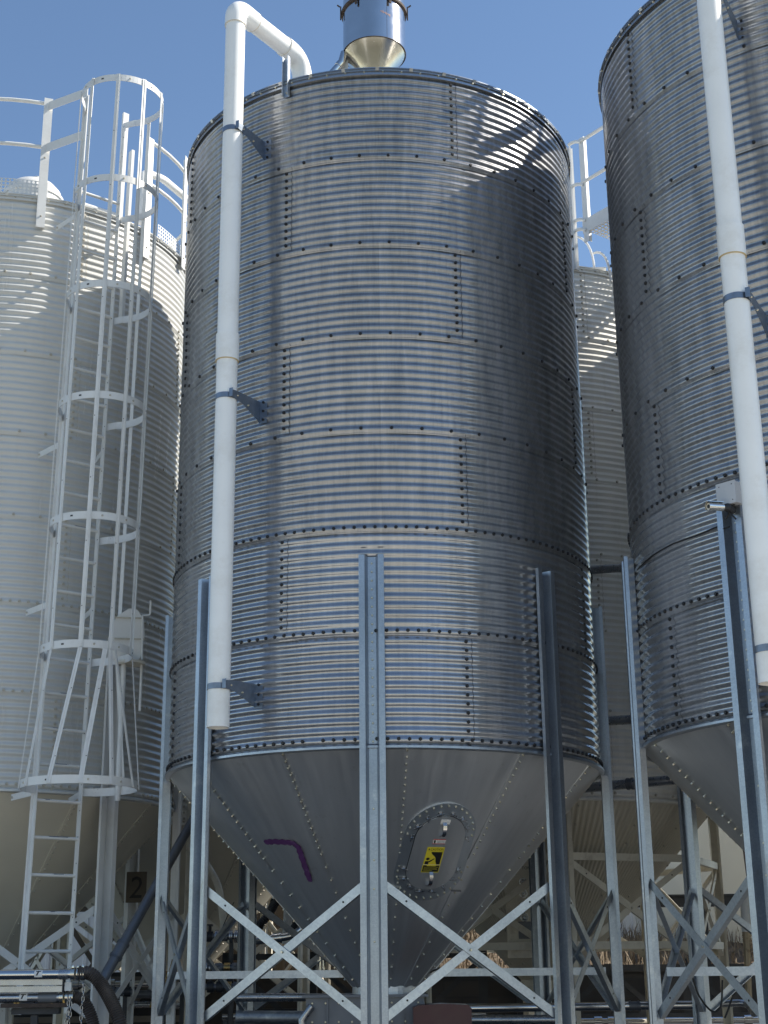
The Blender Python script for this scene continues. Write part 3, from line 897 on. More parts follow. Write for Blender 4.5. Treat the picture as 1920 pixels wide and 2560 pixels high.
def tank(label, x, y, r, z1, mat):
    root = thing('storage_tank', label, 'tank', (x, y, GROUND))
    mb = MB(); mb.lathe([(r, 0), (r, z1 - GROUND)], 96)
    for a in range(0, 360, 30):
        A = math.radians(a + 4); mb.bar(P3(A, r + .002, 0), P3(A, r + .002, z1 - GROUND), .03, .012, P3(A, 1, 0))
    mb.build('shell', mat, root)
    mb = MB(); mb.lathe([(r + .05, z1 - GROUND), (.01, z1 - GROUND + .8)], 96); mb.build('roof', mat, root)
    mb = MB(); mb.lathe([(r + .02, z1 - GROUND - .1), (r + .06, z1 - GROUND - .1), (r + .06, z1 - GROUND)], 96); mb.build('rim', mat, root)
    return root
TB = plain('cream painted tank', (.60, .57, .46), .5, 0, .05, .8)
tank('large cream tank standing behind the weeds at the right', 7.6, 26.6, 3.0, 3.0, TB)
# dark pipe beam on stands across the slope
b0 = at(1510, 2262, 18.5); b1 = at(1960, 2268, 18.5)
root = thing('support_beam', 'dark steel beam running across the slope behind the right silo', 'beam', tuple((b0 + b1) / 2))
mb = MB(); L = (b1 - b0).length
mb.box((0, 0, 0), (L + 3, .1, .02)); mb.box((0, 0, .13), (L + 3, .1, .02)); mb.box((0, 0, .065), (L + 3, .02, .11)); mb.build('beam', M['dark'], root)
for dx in (-2.2, 0.1, 2.6):
    mb = MB(); zz = GROUND - root.location.z
    mb.box((dx, 0, (zz - .01) / 2), (.1, .1, -zz - .01)); mb.build('post', M['dark'], root)

# retaining wall of dark blocks under the slope
def block_mat():
    m, nt, b = new_mat('dark concrete block')
    t = nt.nodes.new('ShaderNodeTexBrick'); tc = objco(nt)
    sw = nt.nodes.new('ShaderNodeSeparateXYZ'); cb = nt.nodes.new('ShaderNodeCombineXYZ'); nt.links.new(tc, sw.inputs[0])
    nt.links.new(sw.outputs[0], cb.inputs[0]); nt.links.new(sw.outputs[2], cb.inputs[1]); nt.links.new(cb.outputs[0], t.inputs[0])
    t.inputs['Color1'].default_value = (.035, .033, .032, 1); t.inputs['Color2'].default_value = (.055, .05, .047, 1); t.inputs['Mortar'].default_value = (.04, .04, .04, 1)
    t.inputs['Scale'].default_value = 1; t.inputs['Brick Width'].default_value = .45; t.inputs['Row Height'].default_value = .2; t.inputs['Mortar Size'].default_value = .012
    nt.links.new(t.outputs[0], b.inputs['Base Color']); b.inputs['Roughness'].default_value = .9
    bump(nt, b, t.outputs[1], -.5, .02)
    return m
mb = MB(); mb.box((2.5, 18.75, (GROUND - .12) / 2), (19, .3, -GROUND - .12)); mb.box((2.5, 18.75, -.09), (19.1, .36, .06))
tag(mb.build('retaining_wall', block_mat()), 'dark block retaining wall at the foot of the grassy slope', 'wall')

# ------------------------------------------------------------------ caged ladder on the left silo
LR = Vector((-2.617, 12.453, 0)); LA = .653
LE = Vector((math.cos(LA), math.sin(LA), 0)); LW = .412
LN = Vector((math.sin(LA), -math.cos(LA), 0))
LM = LR - LE * LW / 2
root = thing('caged_ladder', 'white steel ladder inside a round safety cage on the left silo', 'ladder', (LM.x, LM.y, 0))
def lean(z): return Vector((.012 * (z - 3.2), 0, 0)) * 1.0
def LP(u, n, z): return LE * u + LN * n + Vector((0, 0, z)) + lean(z)
LBOT = .13 - .3048 * 1.6
WS = M['whitesteel']
for sgn, zt in ((-1, 8.2), (1, 8.0)):
    mb = MB()
    mb.obox((LP(sgn * LW / 2, 0, LBOT) + LP(sgn * LW / 2, 0, zt)) / 2, LE * .005, LN * .032, (LP(sgn * LW / 2, 0, zt) - LP(sgn * LW / 2, 0, LBOT)) / 2)
    mb.obox((LP(sgn * (LW / 2 + .012), -.03, LBOT) + LP(sgn * (LW / 2 + .012), -.03, zt)) / 2, LE * .014, LN * .0025, (LP(0, 0, zt) - LP(0, 0, LBOT)) / 2)
    z = LBOT + .1
    while z < zt:
        mb.bolt(LP(sgn * LW / 2 - .005 * sgn, .014, z), -LE * sgn, .006, .002, mat=1); z += .22
    mb.build('side_rail', [WS, M['black']], root)
RM = [WS, M['darkbrace']]
for k in range(-1, 24):
    mb = MB(); z = .13 + .3048 * k
    mb.tube([LP(-LW / 2, 0, z), LP(LW / 2, 0, z)], .015, 12)
    if k in (1, 2, 3, 4, 5, 6, 7, 12):       # worn paint on the tread
        a = random.uniform(-.14, 0); b_ = a + random.uniform(.06, .2)
        mb.bar(LP(a, 0, z + .0145), LP(min(b_, .18), 0, z + .0145), .014, .003, (0, 0, 1), 1)
        mb.bar(LP(a + .01, .0105, z + .0105), LP(min(b_, .18) - .02, .0105, z + .0105), .009, .003, LN + Vector((0, 0, 1)), 1)
    mb.build('rung', RM, root)
def hoop_pt(R_, th, z, off=.37): return LP(R_ * math.sin(th), off - 0 + R_ * math.cos(th), z)
HZ = [1.44, 2.57, 3.69, 4.80, 5.88, 6.96, 8.03]
for i, z in enumerate(HZ):
    mb = MB(); Rh = .475 if i == 0 else .385
    off = .40 if i == 0 else .37
    amax = 2.45 if i == 0 else 2.35
    pts = [hoop_pt(Rh, -amax + 2 * amax * q / 48, 0, off) for q in range(49)]
    pts = [LP(-LW / 2 - .01, .0, 0) if False else pts[0]] + pts[1:]
    hh = .034
    vs = []; fs = []
    for q, p in enumerate(pts):
        p = p - lean(0) + lean(z)
        th = -amax + 2 * amax * q / 48; o = LE * math.sin(th) + LN * math.cos(th)
        for r_, zz in ((0, -hh), (.006, -hh), (.006, hh), (0, hh)):
            vs.append(p + o * r_ + Vector((0, 0, z + zz)))
    for q in range(48):
        for c in range(4): fs.append((4 * q + c, 4 * q + (c + 1) % 4, 4 * q + 4 + (c + 1) % 4, 4 * q + 4 + c))
    fs += [(0, 3, 2, 1), (192, 193, 194, 195)]
    mb.add(vs, fs, 0, False)
    for q in (8, 14, 21, 27, 34, 41):
        th = -amax + 2 * amax * q / 48; o = LE * math.sin(th) + LN * math.cos(th)
        p = hoop_pt(Rh, th, z, off)
        if q in (14, 34): mb.obox(p + o * .0065, Vector((0, 0, .007)), Vector((0, 0, 1)).cross(o) * .012, o * .001, 1)
        else: mb.bolt(p + o * .006, o, .010, .007, mat=2)
    # straps from the hoop to the rails
    for sgn in (-1, 1):
        e = pts[0 if sgn < 0 else -1] - lean(0) + lean(z) + Vector((0, 0, z))
        t = LP(sgn * LW / 2, -.02, z)
        mb.bar(e, t, .066, .006, LE * .3 + LN)
    mb.build('hoop', [WS, M['dark'], M['paintbolt']], root)
TH = [-110, -73, -33, 4, 42, 75, 112]
def vbar(p0, p1, o, nm='cage_bar'):
    mb = MB(); d = (p1 - p0).normalized(); b_ = d.cross(o).normalized()
    mb.bar(p0, p1, .040, .004, o)
    mb.bar(p0 + b_ * .004 + o * .004, p1 + b_ * .004 + o * .004, .008, .006, o)
    L = (p1 - p0).length; q = .35
    while q < L - .1:
        mb.bolt(p0 + d * q + o * .002 - b_ * .01, o, .0048, .0015, mat=1); q += .57
    return mb.build(nm, [WS, M['black']], root)
for th in TH:
    t = math.radians(th); o = LE * math.sin(t) + LN * math.cos(t)
    vbar(hoop_pt(.396, t, HZ[1] - .03), hoop_pt(.396, t, HZ[-1] + .035), o)
for ta, tb in ((-110, -112), (-73, -87), (-33, -56), (-3, -25), (4, 6), (11, 38), (75, 62), (112, 104)):
    a = math.radians(ta); b_ = math.radians(tb); o = LE * math.sin(b_) + LN * math.cos(b_)
    vbar(hoop_pt(.398, a, HZ[1] - .035), hoop_pt(.488, b_, HZ[0] - .03, .40), o, 'flared_bar')
for z in (1.42, 3.05, 4.55, 6.9):
    for sgn in (-1, 1):
        mb = MB(); p = LP(sgn * LW / 2, -.02, z); q = LP(sgn * (LW / 2 + .06), -.36, z - .02)
        mb.bar(p, q, .055, .005, LE); mb.bolt(q + LN * .02, -LE, .01, .012, mat=1); mb.build('standoff_arm', [WS, M['paintbolt']], root)

# curved hatch panel beside the cage
hp = at(322, 1590, 12.35)
root = thing('hinged_hatch', 'white rounded hatch panel with a bent handle beside the ladder cage', 'hatch', tuple(hp))
ex = Vector((.93, .36, .0)).normalized(); ez = Vector((-.06, -.28, 1)).normalized(); en = ex.cross(ez) * 1
def HP(u, v, w=0): return ex * u + ez * v + en * w
mb = MB()
out = [(-.16, -.22), (-.155, -.02), (-.13, .12), (-.08, .18), (.02, .245), (.09, .24), (.14, .15), (.14, .02), (.09, -.18), (.06, -.22)]
k = len(out); vs = [HP(u, v, .012) for u, v in out] + [HP(u, v, -.012) for u, v in out]
mb.add(vs, [tuple(range(k)), tuple(range(k, 2 * k))[::-1]] + [(i, k + i, k + (i + 1) % k, (i + 1) % k) for i in range(k)])
mb.build('panel', WS, root)
for v in (.155, -.03):
    mb = MB(); mb.bar(HP(-.13, v, .018), HP(.14, v + .012, .018), .014, .012, en); mb.build('bar', M['paintbolt'], root)
mb = MB(); mb.tube([HP(.10, -.2, .03), HP(.125, .15, .03), HP(.13, .19, .03), HP(.19, .20, .03), HP(.20, .22, .03), HP(.21, .33, .03)], .009, 10); mb.build('handle', WS, root)
mb = MB(); c = HP(.0, -.24, 0)
mb.lathe([(.001, .01), (.13, .01), (.13, -.012), (.001, -.014)], 32, c=c); mb.build('rim_plate', M['beigesteel'], root)
mb = MB(); mb.tube([HP(-.06, -.24), HP(-.06, -.24) + Vector((0, 0, -1.2))], .025, 12); mb.tube([HP(.1, -.24), HP(.1, -.24) + Vector((0, 0, -.42))], .012, 10); mb.build('support_tube', WS, root)

# ------------------------------------------------------------------ guard rail, manway and pipes on the left silo roof
lc = Vector((-3.95, 14.22, SZ - .05))
root = thing('guard_rail', 'white guard rail around the roof edge of the left silo', 'railing', tuple(lc))
def GP(azd, r, z): return P3(math.radians(azd), r, z)
def chan(mb, p0, p1, o, w=.07, d=.04):
    b_ = (p1 - p0).normalized().cross(o).normalized()
    mb.bar(p0, p1, w, .006, o); mb.bar(p0 + b_ * (w / 2 - .003) - o * d / 2, p1 + b_ * (w / 2 - .003) - o * d / 2, .006, d, o)
for azd, z0, z1 in ((19.3, -.32, 1.13), (55, -.30, 1.10), (76, -.1, 1.25), (98, -.95, 1.22), (-16, -.3, 1.13), (130, -.2, 1.15), (170, -.2, 1.15), (210, -.2, 1.15), (250, -.2, 1.15), (295, -.2, 1.15)):
    mb = MB(); o = GP(azd, 1, 0)
    chan(mb, GP(azd, R + .055, z0), GP(azd, R + .055, z1), o, .085, .05)
    mb.bolt(GP(azd, R + .058, z0 + .12), o, .01, .01, mat=1); mb.bolt(GP(azd, R + .058, .45), o, .01, .01, mat=1)
    mb.build('post', [WS, M['paintbolt']], root)
for z, a0, a1 in ((1.08, 55, 380), (.58, 55, 380)):
    mb = MB(); pts = [GP(a0 + (a1 - a0 - 1) * q / 60, R + .03, z) for q in range(61)]
    mb.tube(pts, .02, 10); mb.build('rail', WS, root)
for z in (1.04, .56):
    mb = MB()
    mb.bar(GP(19.5, R + .06, z), Vector((LM.x, LM.y, 0)) - lc + LP(-LW / 2, 0, z + SZ - .05) , .095, .006, Vector((.2, -1, 0)))
    mb.build('gate_strap', WS, root)
mb = MB(); mb.bar(Vector((LM.x, LM.y, 0)) - lc + LP(LW / 2 + .02, -.02, 7.0), Vector((LM.x, LM.y, 0)) - lc + LP(LW / 2 + .02, -.02, 8.18), .03, .06, LE)
mb.bar(Vector((LM.x, LM.y, 0)) - lc + LP(LW / 2 + .16, -.12, 6.0), Vector((LM.x, LM.y, 0)) - lc + LP(LW / 2 + .16, -.12, 7.85), .07, .03, LE); mb.build('gate_post', WS, root)
# perforated toe strip
def perf_strip(parent, a0, a1, r, z0, h, nm='perforated_strip', mat=None):
    mb = MB(); n = int(abs(a1 - a0) / 180 * PI * r / .04)
    vs = []; fs = []
    hs = .04
    rows = max(1, int(round(h / hs)))
    K = 8
    for i in range(n):
        for j in range(rows):
            cx = (i + .5 + .0 * (j % 2)) * (math.radians(a1 - a0) / n) + math.radians(a0); cz = z0 + (j + .5) * h / rows
            hw = math.radians(a1 - a0) / n / 2; hz = h / rows / 2
            k = len(vs)
            sq = [(1, 0), (1, 1), (0, 1), (-1, 1), (-1, 0), (-1, -1), (0, -1), (1, -1)]
            for (u, v), q in zip(sq, range(8)):
                an = math.atan2(v, u)
                vs.append(P3(cx + u * hw, r, cz + v * hz)); vs.append(P3(cx + math.cos(an) * hw * .72, r, cz + math.sin(an) * hz * .72))
            for q in range(8):
                q2 = (q + 1) % 8; fs.append((k + 2 * q, k + 2 * q2, k + 2 * q2 + 1, k + 2 * q + 1))
    mb.add(vs, fs)
    return mb.build(nm, mat or WS, parent)
perf_strip(root, -30, 21, R + .0, .05, .16)
perf_strip(root, 62, 100, R + .0, .05, .16)
# manway dome
mc = at(82, 505, 13.15)
root = thing('roof_manway', 'white domed manway at the roof edge of the left silo', 'hatch', tuple(mc))
mb = MB(); mb.lathe([(.30, -.45), (.30, .0), (.315, .0), (.315, .03), (.30, .03), (.28, .1), (.22, .17), (.12, .22), (.01, .235)], 40); mb.build('dome', WS, root)
mb = MB(); mb.tube([(.03, 0, .22), (.03, 0, .28)], .045, 14); mb.build('cap', WS, root)
mb = MB(); mb.tube([(-.3, 0, -.1), (-.3, 0, .14)], .014, 8); mb.obox((-.3, 0, .1), (.035, 0, 0), (0, .02, 0), (0, 0, .02)); mb.build('latch', M['stainless'], root)
mc = at(140, 535, 13.0)
mb = MB(); mb.add([(-.14, 0, -.35), (.22, .1, -.35), (.22, .1, .07), (-.14, 0, .18), (-.14, .3, -.35), (.22, .4, -.35), (.22, .4, .07), (-.14, .3, .18)],
                  [(0, 1, 2, 3), (5, 4, 7, 6), (3, 2, 6, 7), (0, 4, 5, 1), (1, 5, 6, 2), (4, 0, 3, 7)])
o = mb.build('roof_duct', WS); o.location = mc; tag(o, 'white wedge-shaped duct box right of the domed manway', 'duct')
# roof pipe
def px_tube(name, label, cat, pts, r, mat, n=16, group=None, joints=()):
    P = [at(*p) for p in pts]
    root = thing(name, label, cat, tuple(P[0]), group); o = P[0]
    # smooth corners
    Q = [P[0]]
    for i in range(1, len(P) - 1):
        l0 = min(.12, (P[i] - P[i - 1]).length * .45); l1 = min(.12, (P[i + 1] - P[i]).length * .45)
        a = P[i] + (P[i - 1] - P[i]).normalized() * l0; b_ = P[i] + (P[i + 1] - P[i]).normalized() * l1
        Q += arc(a, P[i], b_, 6)
    Q.append(P[-1])
    mb = MB(); mb.tube([q - o for q in Q], r, n); mb.build('pipe', mat, root)
    for (i, t, l, k) in joints:
        a = P[i].lerp(P[i + 1], t) - o; d = (P[i + 1] - P[i]).normalized()
        mb = MB(); mb.tube([a - d * l / 2, a + d * l / 2], r * k, n)
        for s in (-1, 1): mb.tube([a + d * (l * .38 * s) - d * .008, a + d * (l * .38 * s) + d * .008], r * k * 1.12, n)
        mb.build('coupling', mat if k > 1.15 else M['darkpipe'], root)
    return root
px_tube('vent_pipe', 'white gooseneck pipe bending over the roof rim of the left silo', 'pipe', [(355, 560, 13.7), (356, 430, 13.7), (405, 445, 14.0), (470, 500, 14.6)], .042, WS)
px_tube('vent_pipe', 'short white pipe lying along the roof rim of the left silo', 'pipe', [(205, 512, 13.0), (300, 542, 13.2)], .03, WS)

# ------------------------------------------------------------------ catwalk and rail on the back silo
lcb = Vector(back_loc)
root = thing('guard_rail', 'white guard rail standing on the rim of the beige back silo', 'railing', tuple(lcb))
for azd, z0, z1 in ((14, -.02, 1.5), (50, -.2, 1.3), (90, -.2, 1.3), (-30, -.2, 1.3), (-75, -.2, 1.3), (-120, -.2, 1.3), (150, -.2, 1.3), (195, -.2, 1.3)):
    mb = MB(); chan(mb, GP(azd, R + .03, z0), GP(azd, R + .03, z1), GP(azd, 1, 0), .085, .05)
    if azd == 14:
        mb.bar(GP(azd, R + .045, z0), GP(azd, R + .045, z1), .02, .03, GP(azd, 1, 0))
    mb.build('post', WS, root)
for z in (1.3, .75):
    mb = MB(); mb.tube([GP(-150 + 164 * q / 40, R + .03, z) for q in range(41)], .018, 10); mb.build('rail', WS, root)
c0_ = at(1466, 576, 14.0); c1_ = at(1640, 520, 13.2)
root = thing('catwalk', 'white perforated catwalk with railings between the beige back silo and the right silo', 'walkway', tuple(c0_))
d = (c1_ - c0_); d.z = 0; Lc = 2.6; d.normalize(); sd_ = Vector((-d.y, d.x, 0))
def CP(u, v, z): return d * u + sd_ * v + Vector((0, 0, z))
mb = MB(); vs = []; fs = []
nu, nv = 52, 24; CW = 1.2
for i in range(nu):
    for j in range(nv):
        cu = (i + .5) * Lc / nu + (0); cv = (j + .5) * CW / nv; hw, hv = Lc / nu / 2, CW / nv / 2
        k = len(vs)
        for (u, v) in [(1, 0), (1, 1), (0, 1), (-1, 1), (-1, 0), (-1, -1), (0, -1), (1, -1)]:
            an = math.atan2(v, u)
            vs.append(CP(cu + u * hw, cv + v * hv, 0)); vs.append(CP(cu + math.cos(an) * hw * .62, cv + math.sin(an) * hv * .62, 0))
        for q in range(8):
            q2 = (q + 1) % 8; fs.append((k + 2 * q, k + 2 * q2, k + 2 * q2 + 1, k + 2 * q + 1))
mb.add(vs, fs); mb.build('perforated_floor', WS, root)
for v in (0, CW):
    mb = MB(); mb.bar(CP(-.05, v, .06), CP(Lc, v, .06), .16, .006, sd_); mb.build('toe_board', WS, root)
    mb = MB()
    for z in (1.12, .60): mb.tube([CP(-.03, v, z), CP(Lc, v, z)], .02, 10)
    mb.build('handrail', WS, root)
    for u in (0.0, 1.2, 2.4):
        mb = MB(); chan(mb, CP(u, v, -.14), CP(u, v, 1.16), -sd_, .075, .04); mb.build('post', WS, root)
mb = MB()
p14 = lcb + GP(14, R + .03, 0) - c0_
for z in (1.1, .56, .12, .0):
    a = Vector((p14.x, p14.y, z + .06)); mb.tube(arc(a, (a + CP(0, 0, z)) / 2 + Vector((0, .0, .05)), CP(0, 0, z), 6), .02, 10)
mb.build('link_rail', WS, root)
mb = MB()
mb.bar(CP(.42, .5, .0), CP(.42, .5, .95), .12, .02, -sd_); mb.bar(CP(.38, .5, 1.0), CP(.95, .5, 1.0), .09, .02, (0, -1, .2)); mb.bar(CP(.5, .52, .45), CP(.95, .52, .45), .06, .02, (0, -1, 0)); mb.build('gate_frame', WS, root)
mb = MB(); mb.bar(CP(-.25, 1.24, -.05), CP(.9, 1.26, -.02), .04, .03, (0, -1, 0)); mb.bar(CP(.3, 1.24, -.5), CP(.3, 1.24, 0), .12, .03, (0, -1, 0))
mb.tube(arc(CP(-.2, .3, -.1), CP(.02, .3, -.12), CP(.04, .3, -.55), 8), .014, 8); mb.build('support_frame', WS, root)

# ------------------------------------------------------------------ unseen dark yard sheet, tone and edge set for the hopper reflections
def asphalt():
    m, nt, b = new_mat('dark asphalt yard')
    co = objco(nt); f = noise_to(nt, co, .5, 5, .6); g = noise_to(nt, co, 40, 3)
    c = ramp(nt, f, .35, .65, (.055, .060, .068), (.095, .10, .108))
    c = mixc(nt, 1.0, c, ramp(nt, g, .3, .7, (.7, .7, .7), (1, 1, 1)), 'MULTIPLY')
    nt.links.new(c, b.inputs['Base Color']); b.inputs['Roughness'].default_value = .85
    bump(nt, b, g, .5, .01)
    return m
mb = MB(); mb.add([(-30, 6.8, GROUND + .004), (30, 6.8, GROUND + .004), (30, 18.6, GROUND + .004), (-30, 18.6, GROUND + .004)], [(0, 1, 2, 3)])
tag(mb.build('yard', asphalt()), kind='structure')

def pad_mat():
    m, nt, b = new_mat('tan reflecting apron')
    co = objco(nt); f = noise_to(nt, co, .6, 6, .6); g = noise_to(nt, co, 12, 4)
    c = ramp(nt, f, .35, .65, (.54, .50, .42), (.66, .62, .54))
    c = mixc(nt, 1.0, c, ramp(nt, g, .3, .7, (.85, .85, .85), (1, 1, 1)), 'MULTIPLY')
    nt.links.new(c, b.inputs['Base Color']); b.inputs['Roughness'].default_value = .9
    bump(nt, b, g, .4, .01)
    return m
mb = MB(); mb.add([(-16, -5, GROUND + .004), (20, -5, GROUND + .004), (20, 6.8, GROUND + .004), (-16, 6.8, GROUND + .004)], [(0, 1, 2, 3)])  # pale ground sheet, unseen, added to brighten reflections in the lower rings
tag(mb.build('reflect_apron', pad_mat()), kind='structure')
# ------------------------------------------------------------------ brown shed wall and number plate behind the left legs
SHED = clad_mat('dark brown cladding', (.10, .08, .06), (.14, .115, .09))  # the sheets' own dark brown
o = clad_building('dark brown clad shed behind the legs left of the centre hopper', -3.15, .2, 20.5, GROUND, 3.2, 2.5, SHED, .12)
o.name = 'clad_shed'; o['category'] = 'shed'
pl = at(341, 2218, 15.3)
root = thing('number_plate', 'weathered plate painted with a black number 2', 'sign', tuple(pl))
mb = MB(); mb.box((0, 0, 0), (.21, .012, .31)); mb.build('plate', plain('weathered tan plate', (.15, .125, .095), .7, 0, .12, 6), root)
vs, fs, w = text_mesh('2', .28)
hh = max(v.y for v in vs)
vv = []
for v in vs:
    x = v.x - w / 2; y = v.y - hh / 2
    vv.append((x * 1.05 + y * .12, -.008, y * 1.12))
mb = MB(); mb.add(vv, fs); mb.build('number', M['black'], root)

# sight panel with lettering, half hidden by the centre hopper
sp_ = at(1308, 2240, 14.4)
root = thing('sight_panel', 'pale panel lettered SILO 3 with a column of bolts under it, behind the centre hopper', 'panel', tuple(sp_))
mb = MB(); mb.box((0, 0, 0), (.34, .05, 1.15)); mb.build('panel', M['beigesteel'], root)
mb = MB()
for txt, sz, z, xo in (('SILO 3', .085, .31, -.04), ('24 TON', .04, .25, -.02)):
    vs, fs, w = text_mesh(txt, sz); mb.add([(v.x - w / 2 + xo + .03, -.0265, v.y + z) for v in vs], fs)
    if sz < .05: break
mb.build('lettering', M['black'], root)
for q in range(4):
    mb = MB(); mb.bolt((.0, -.026, 0.13 - q * .11), (0, -1, 0), .028, .03, k=8, washer=True); mb.build('bolt', M['stainless'], root)
mb = MB(); mb.box((.03, -.03, -.32), (.18, .02, .16)); mb.box((.03, -.045, -.32), (.12, .012, .10)); mb.build('junction_cover', M['boot'], root)

# ------------------------------------------------------------------ discharge gear under the centre hopper
bl = Vector((-.19, 12.33, -.36))
root = thing('discharge_boot', 'grey steel discharge box bolted under the centre hopper', 'box', tuple(bl))
mb = MB(); mb.box((0, 0, 0), (.94, .7, .22)); mb.box((0, 0, .122), (1.0, .76, .02)); mb.box((0, 0, -.122), (1.0, .76, .02))
for i in range(9):
    for z in (.07, -.07): mb.bolt((-.42 + .105 * i, -.351, z), (0, -1, 0), .009, .012, mat=1)
for i in range(3): mb.box((-.3 + .3 * i, -.36, 0), (.012, .02, .22))
mb.build('body', [M['boot'], M['bolt']], root)
mb = MB(); mb.tube([(-.42, -.40, .05), (-.5, -.40, -.05), (-.48, -.40, -.2)], .03, 12); mb.build('bent_pipe', M['pipe'], root)
mb = MB(); mb.tube([(.62, .1, .02), (.68, .1, -.08), (.62, .1, -.2), (.5, .1, -.24)], .032, 14)
mb.build('bent_pipe', M['pipe'], root)
mb = MB(); mb.box((.05, .0, -.75), (.34, .34, 1.0)); mb.box((.225, -.05, -.75), (.02, .36, 1.0)); mb.build('stand', M['beigesteel'], root)
g = at(1104, 2540, 11.9)
root = thing('motor_cover', 'dark maroon painted cover low beside the centre leg', 'cover', tuple(g))
mb = MB()
prof = [(-.225, -.5), (-.225, .07), (-.18, .085), (.0, .095), (.2, .085), (.228, .06), (.225, -.5)]
k = len(prof); vs = [(x, -.16, z) for x, z in prof] + [(x, .2, z) for x, z in prof]
mb.add(vs, [tuple(range(k))[::-1], tuple(range(k, 2 * k))] + [(i, (i + 1) % k, k + (i + 1) % k, k + i) for i in range(k)])
mb.build('hood', M['maroon'], root)
mb = MB(); mb.box((0, .0, -.8), (.4, .3, .5)); mb.build('base', M['boot'], root)

# ------------------------------------------------------------------ pipework
PR, DP, ST = M['pipe'], M['darkpipe'], M['stainless']
px_tube('transfer_pipe', 'grey pipe between the two front silos, highest of the three crossing the back silo', 'pipe', [(1400, 1430, 13.4), (1565, 1419, 13.0)], .042, PR)
px_tube('transfer_pipe', 'grey pipe crossing the back silo, middle of the three', 'pipe', [(1470, 1806, 13.4), (1600, 1797, 13.0)], .044, PR)
px_tube('transfer_pipe', 'grey capped pipe with a clamp crossing the back silo just above its hopper', 'pipe', [(1440, 1972, 13.3), (1696, 1948, 12.8)], .044, PR, joints=((0, .54, .06, 1.1),))
px_tube('conveying_pipe', 'long shiny horizontal pipe low between the centre and right silos', 'pipe', [(1090, 2522, 13.2), (1760, 2512, 13.2)], .036, ST, joints=((0, .74, .1, 1.06),))
px_tube('conveying_pipe', 'dull horizontal pipe at the bottom edge right of the centre leg', 'pipe', [(1090, 2550, 13.0), (1440, 2549, 13.0)], .04, PR)
px_tube('conveying_pipe', 'grey pipe ending behind the centre leg above the thick dark pipe', 'pipe', [(590, 2494, 13.4), (764, 2493, 13.4)], .036, PR)
px_tube('conveying_pipe', 'thick dark horizontal pipe at the bottom edge left of the centre leg', 'pipe', [(590, 2543, 13.0), (905, 2545, 13.0)], .055, M['darkbrace'], joints=((0, .75, .03, 1.05),))
px_tube('conveying_pipe', 'dark diagonal pipe with a coupling behind the left front legs', 'pipe', [(487, 2043, 13.2), (459, 2092, 13.0), (250, 2462, 12.35)], .043, DP, joints=((1, .78, .16, 1.18),))
px_tube('conveying_pipe', 'pale curved pipe coming down behind the front left leg', 'pipe', [(470, 2120, 15.4), (512, 2152, 15.4), (548, 2215, 15.4), (563, 2345, 15.4)], .036, M['beigesteel'])
px_tube('conveying_pipe', 'steel pipe with an upward bend below the centre hopper', 'pipe', [(640, 2352, 14.2), (745, 2338, 14.2), (790, 2270, 14.2)], .038, ST, joints=((0, .5, .09, 1.2),))
px_tube('conveying_pipe', 'white pipe running down behind the left edge of the centre hopper', 'pipe', [(722, 2245, 15.2), (716, 2360, 15.2)], .045, M['whitesteel'])
px_tube('conveying_pipe', 'short shiny vertical pipe behind the lower left of the centre hopper', 'pipe', [(800, 2330, 14), (803, 2440, 14)], .03, ST, joints=((0, .75, .09, 1.5),))
px_tube('sample_pipe', 'short white upright pipe above the amber tube at the right', 'pipe', [(1862, 2232, 13.9), (1866, 2330, 13.9)], .045, M['whitesteel'])
px_tube('sample_pipe', 'dusty amber upright tube under the white pipe at the right', 'pipe', [(1866, 2326, 13.9), (1872, 2500, 13.9)], .032, plain('dusty amber tube', (.34, .27, .18), .3, .2), joints=((0, .05, .05, 1.25),))
px_tube('sample_pipe', 'pale upright pipe nearest the right edge', 'pipe', [(1906, 2300, 13.9), (1912, 2520, 13.9)], .034, M['beigesteel'], joints=((0, .3, .08, 1.2),))
px_tube('down_pipe', 'dark conduit running down the cream tank', 'pipe', [(1856, 2085, 23.3), (1884, 2290, 23.3)], .03, M['rust'])
px_tube('conveying_pipe', 'rusty pipe end on the ground low at the right', 'pipe', [(1800, 2510, 14.5), (1868, 2506, 14.5), (1885, 2535, 14.3)], .032, PR)
# valve manifolds
def manifold(label, px0, px1, py, Y, seed):
    rr = random.Random(seed)
    a = at(px0, py, Y); b_ = at(px1, py, Y); L = b_.x - a.x
    root = thing('valve_manifold', label, 'valve', tuple(a), 'valve manifolds behind the front left legs')
    mb = MB(); mb.tube([(0, 0, 0), (L, 0, 0)], .03, 14); mb.build('pipe', DP, root)
    x = .03
    while x < L - .04:
        t = rr.choice('fscfv')
        mb = MB()
        if t == 'f':
            mb.tube([(x, 0, 0), (x + .012, 0, 0)], .062, 18); mb.tube([(x + .018, 0, 0), (x + .03, 0, 0)], .062, 18); mb.build('flange', PR, root); x += .05
        elif t == 's':
            for q in range(5): mb.tube([(x + q * .012, 0, 0), (x + q * .012 + .006, 0, 0)], .048, 14)
            mb.build('spring_sleeve', M['brass'], root); x += .075
        elif t == 'c':
            mb.tube([(x, 0, 0), (x + .07, 0, 0)], .045, 16); mb.bolt((x + .03, -.05, .02), (0, -1, 0), .012, .02); mb.build('coupling', M['boot'], root); x += .09
        else:
            mb.tube([(x, 0, 0), (x + .06, 0, 0)], .05, 16); mb.tube([(x + .03, 0, .04), (x + .03, 0, .11)], .016, 8); mb.bar((x + .03, -.05, .11), (x + .03, .05, .11), .05, .012, (0, 0, 1)); mb.build('valve', M['dark'], root); x += .085
    mb = MB()
    for q in (.15, .8): mb.box((L * q, .03, (GROUND - a.z) / 2), (.04, .04, abs(GROUND - a.z) - .07))
    mb.build('stand', M['dark'], root)
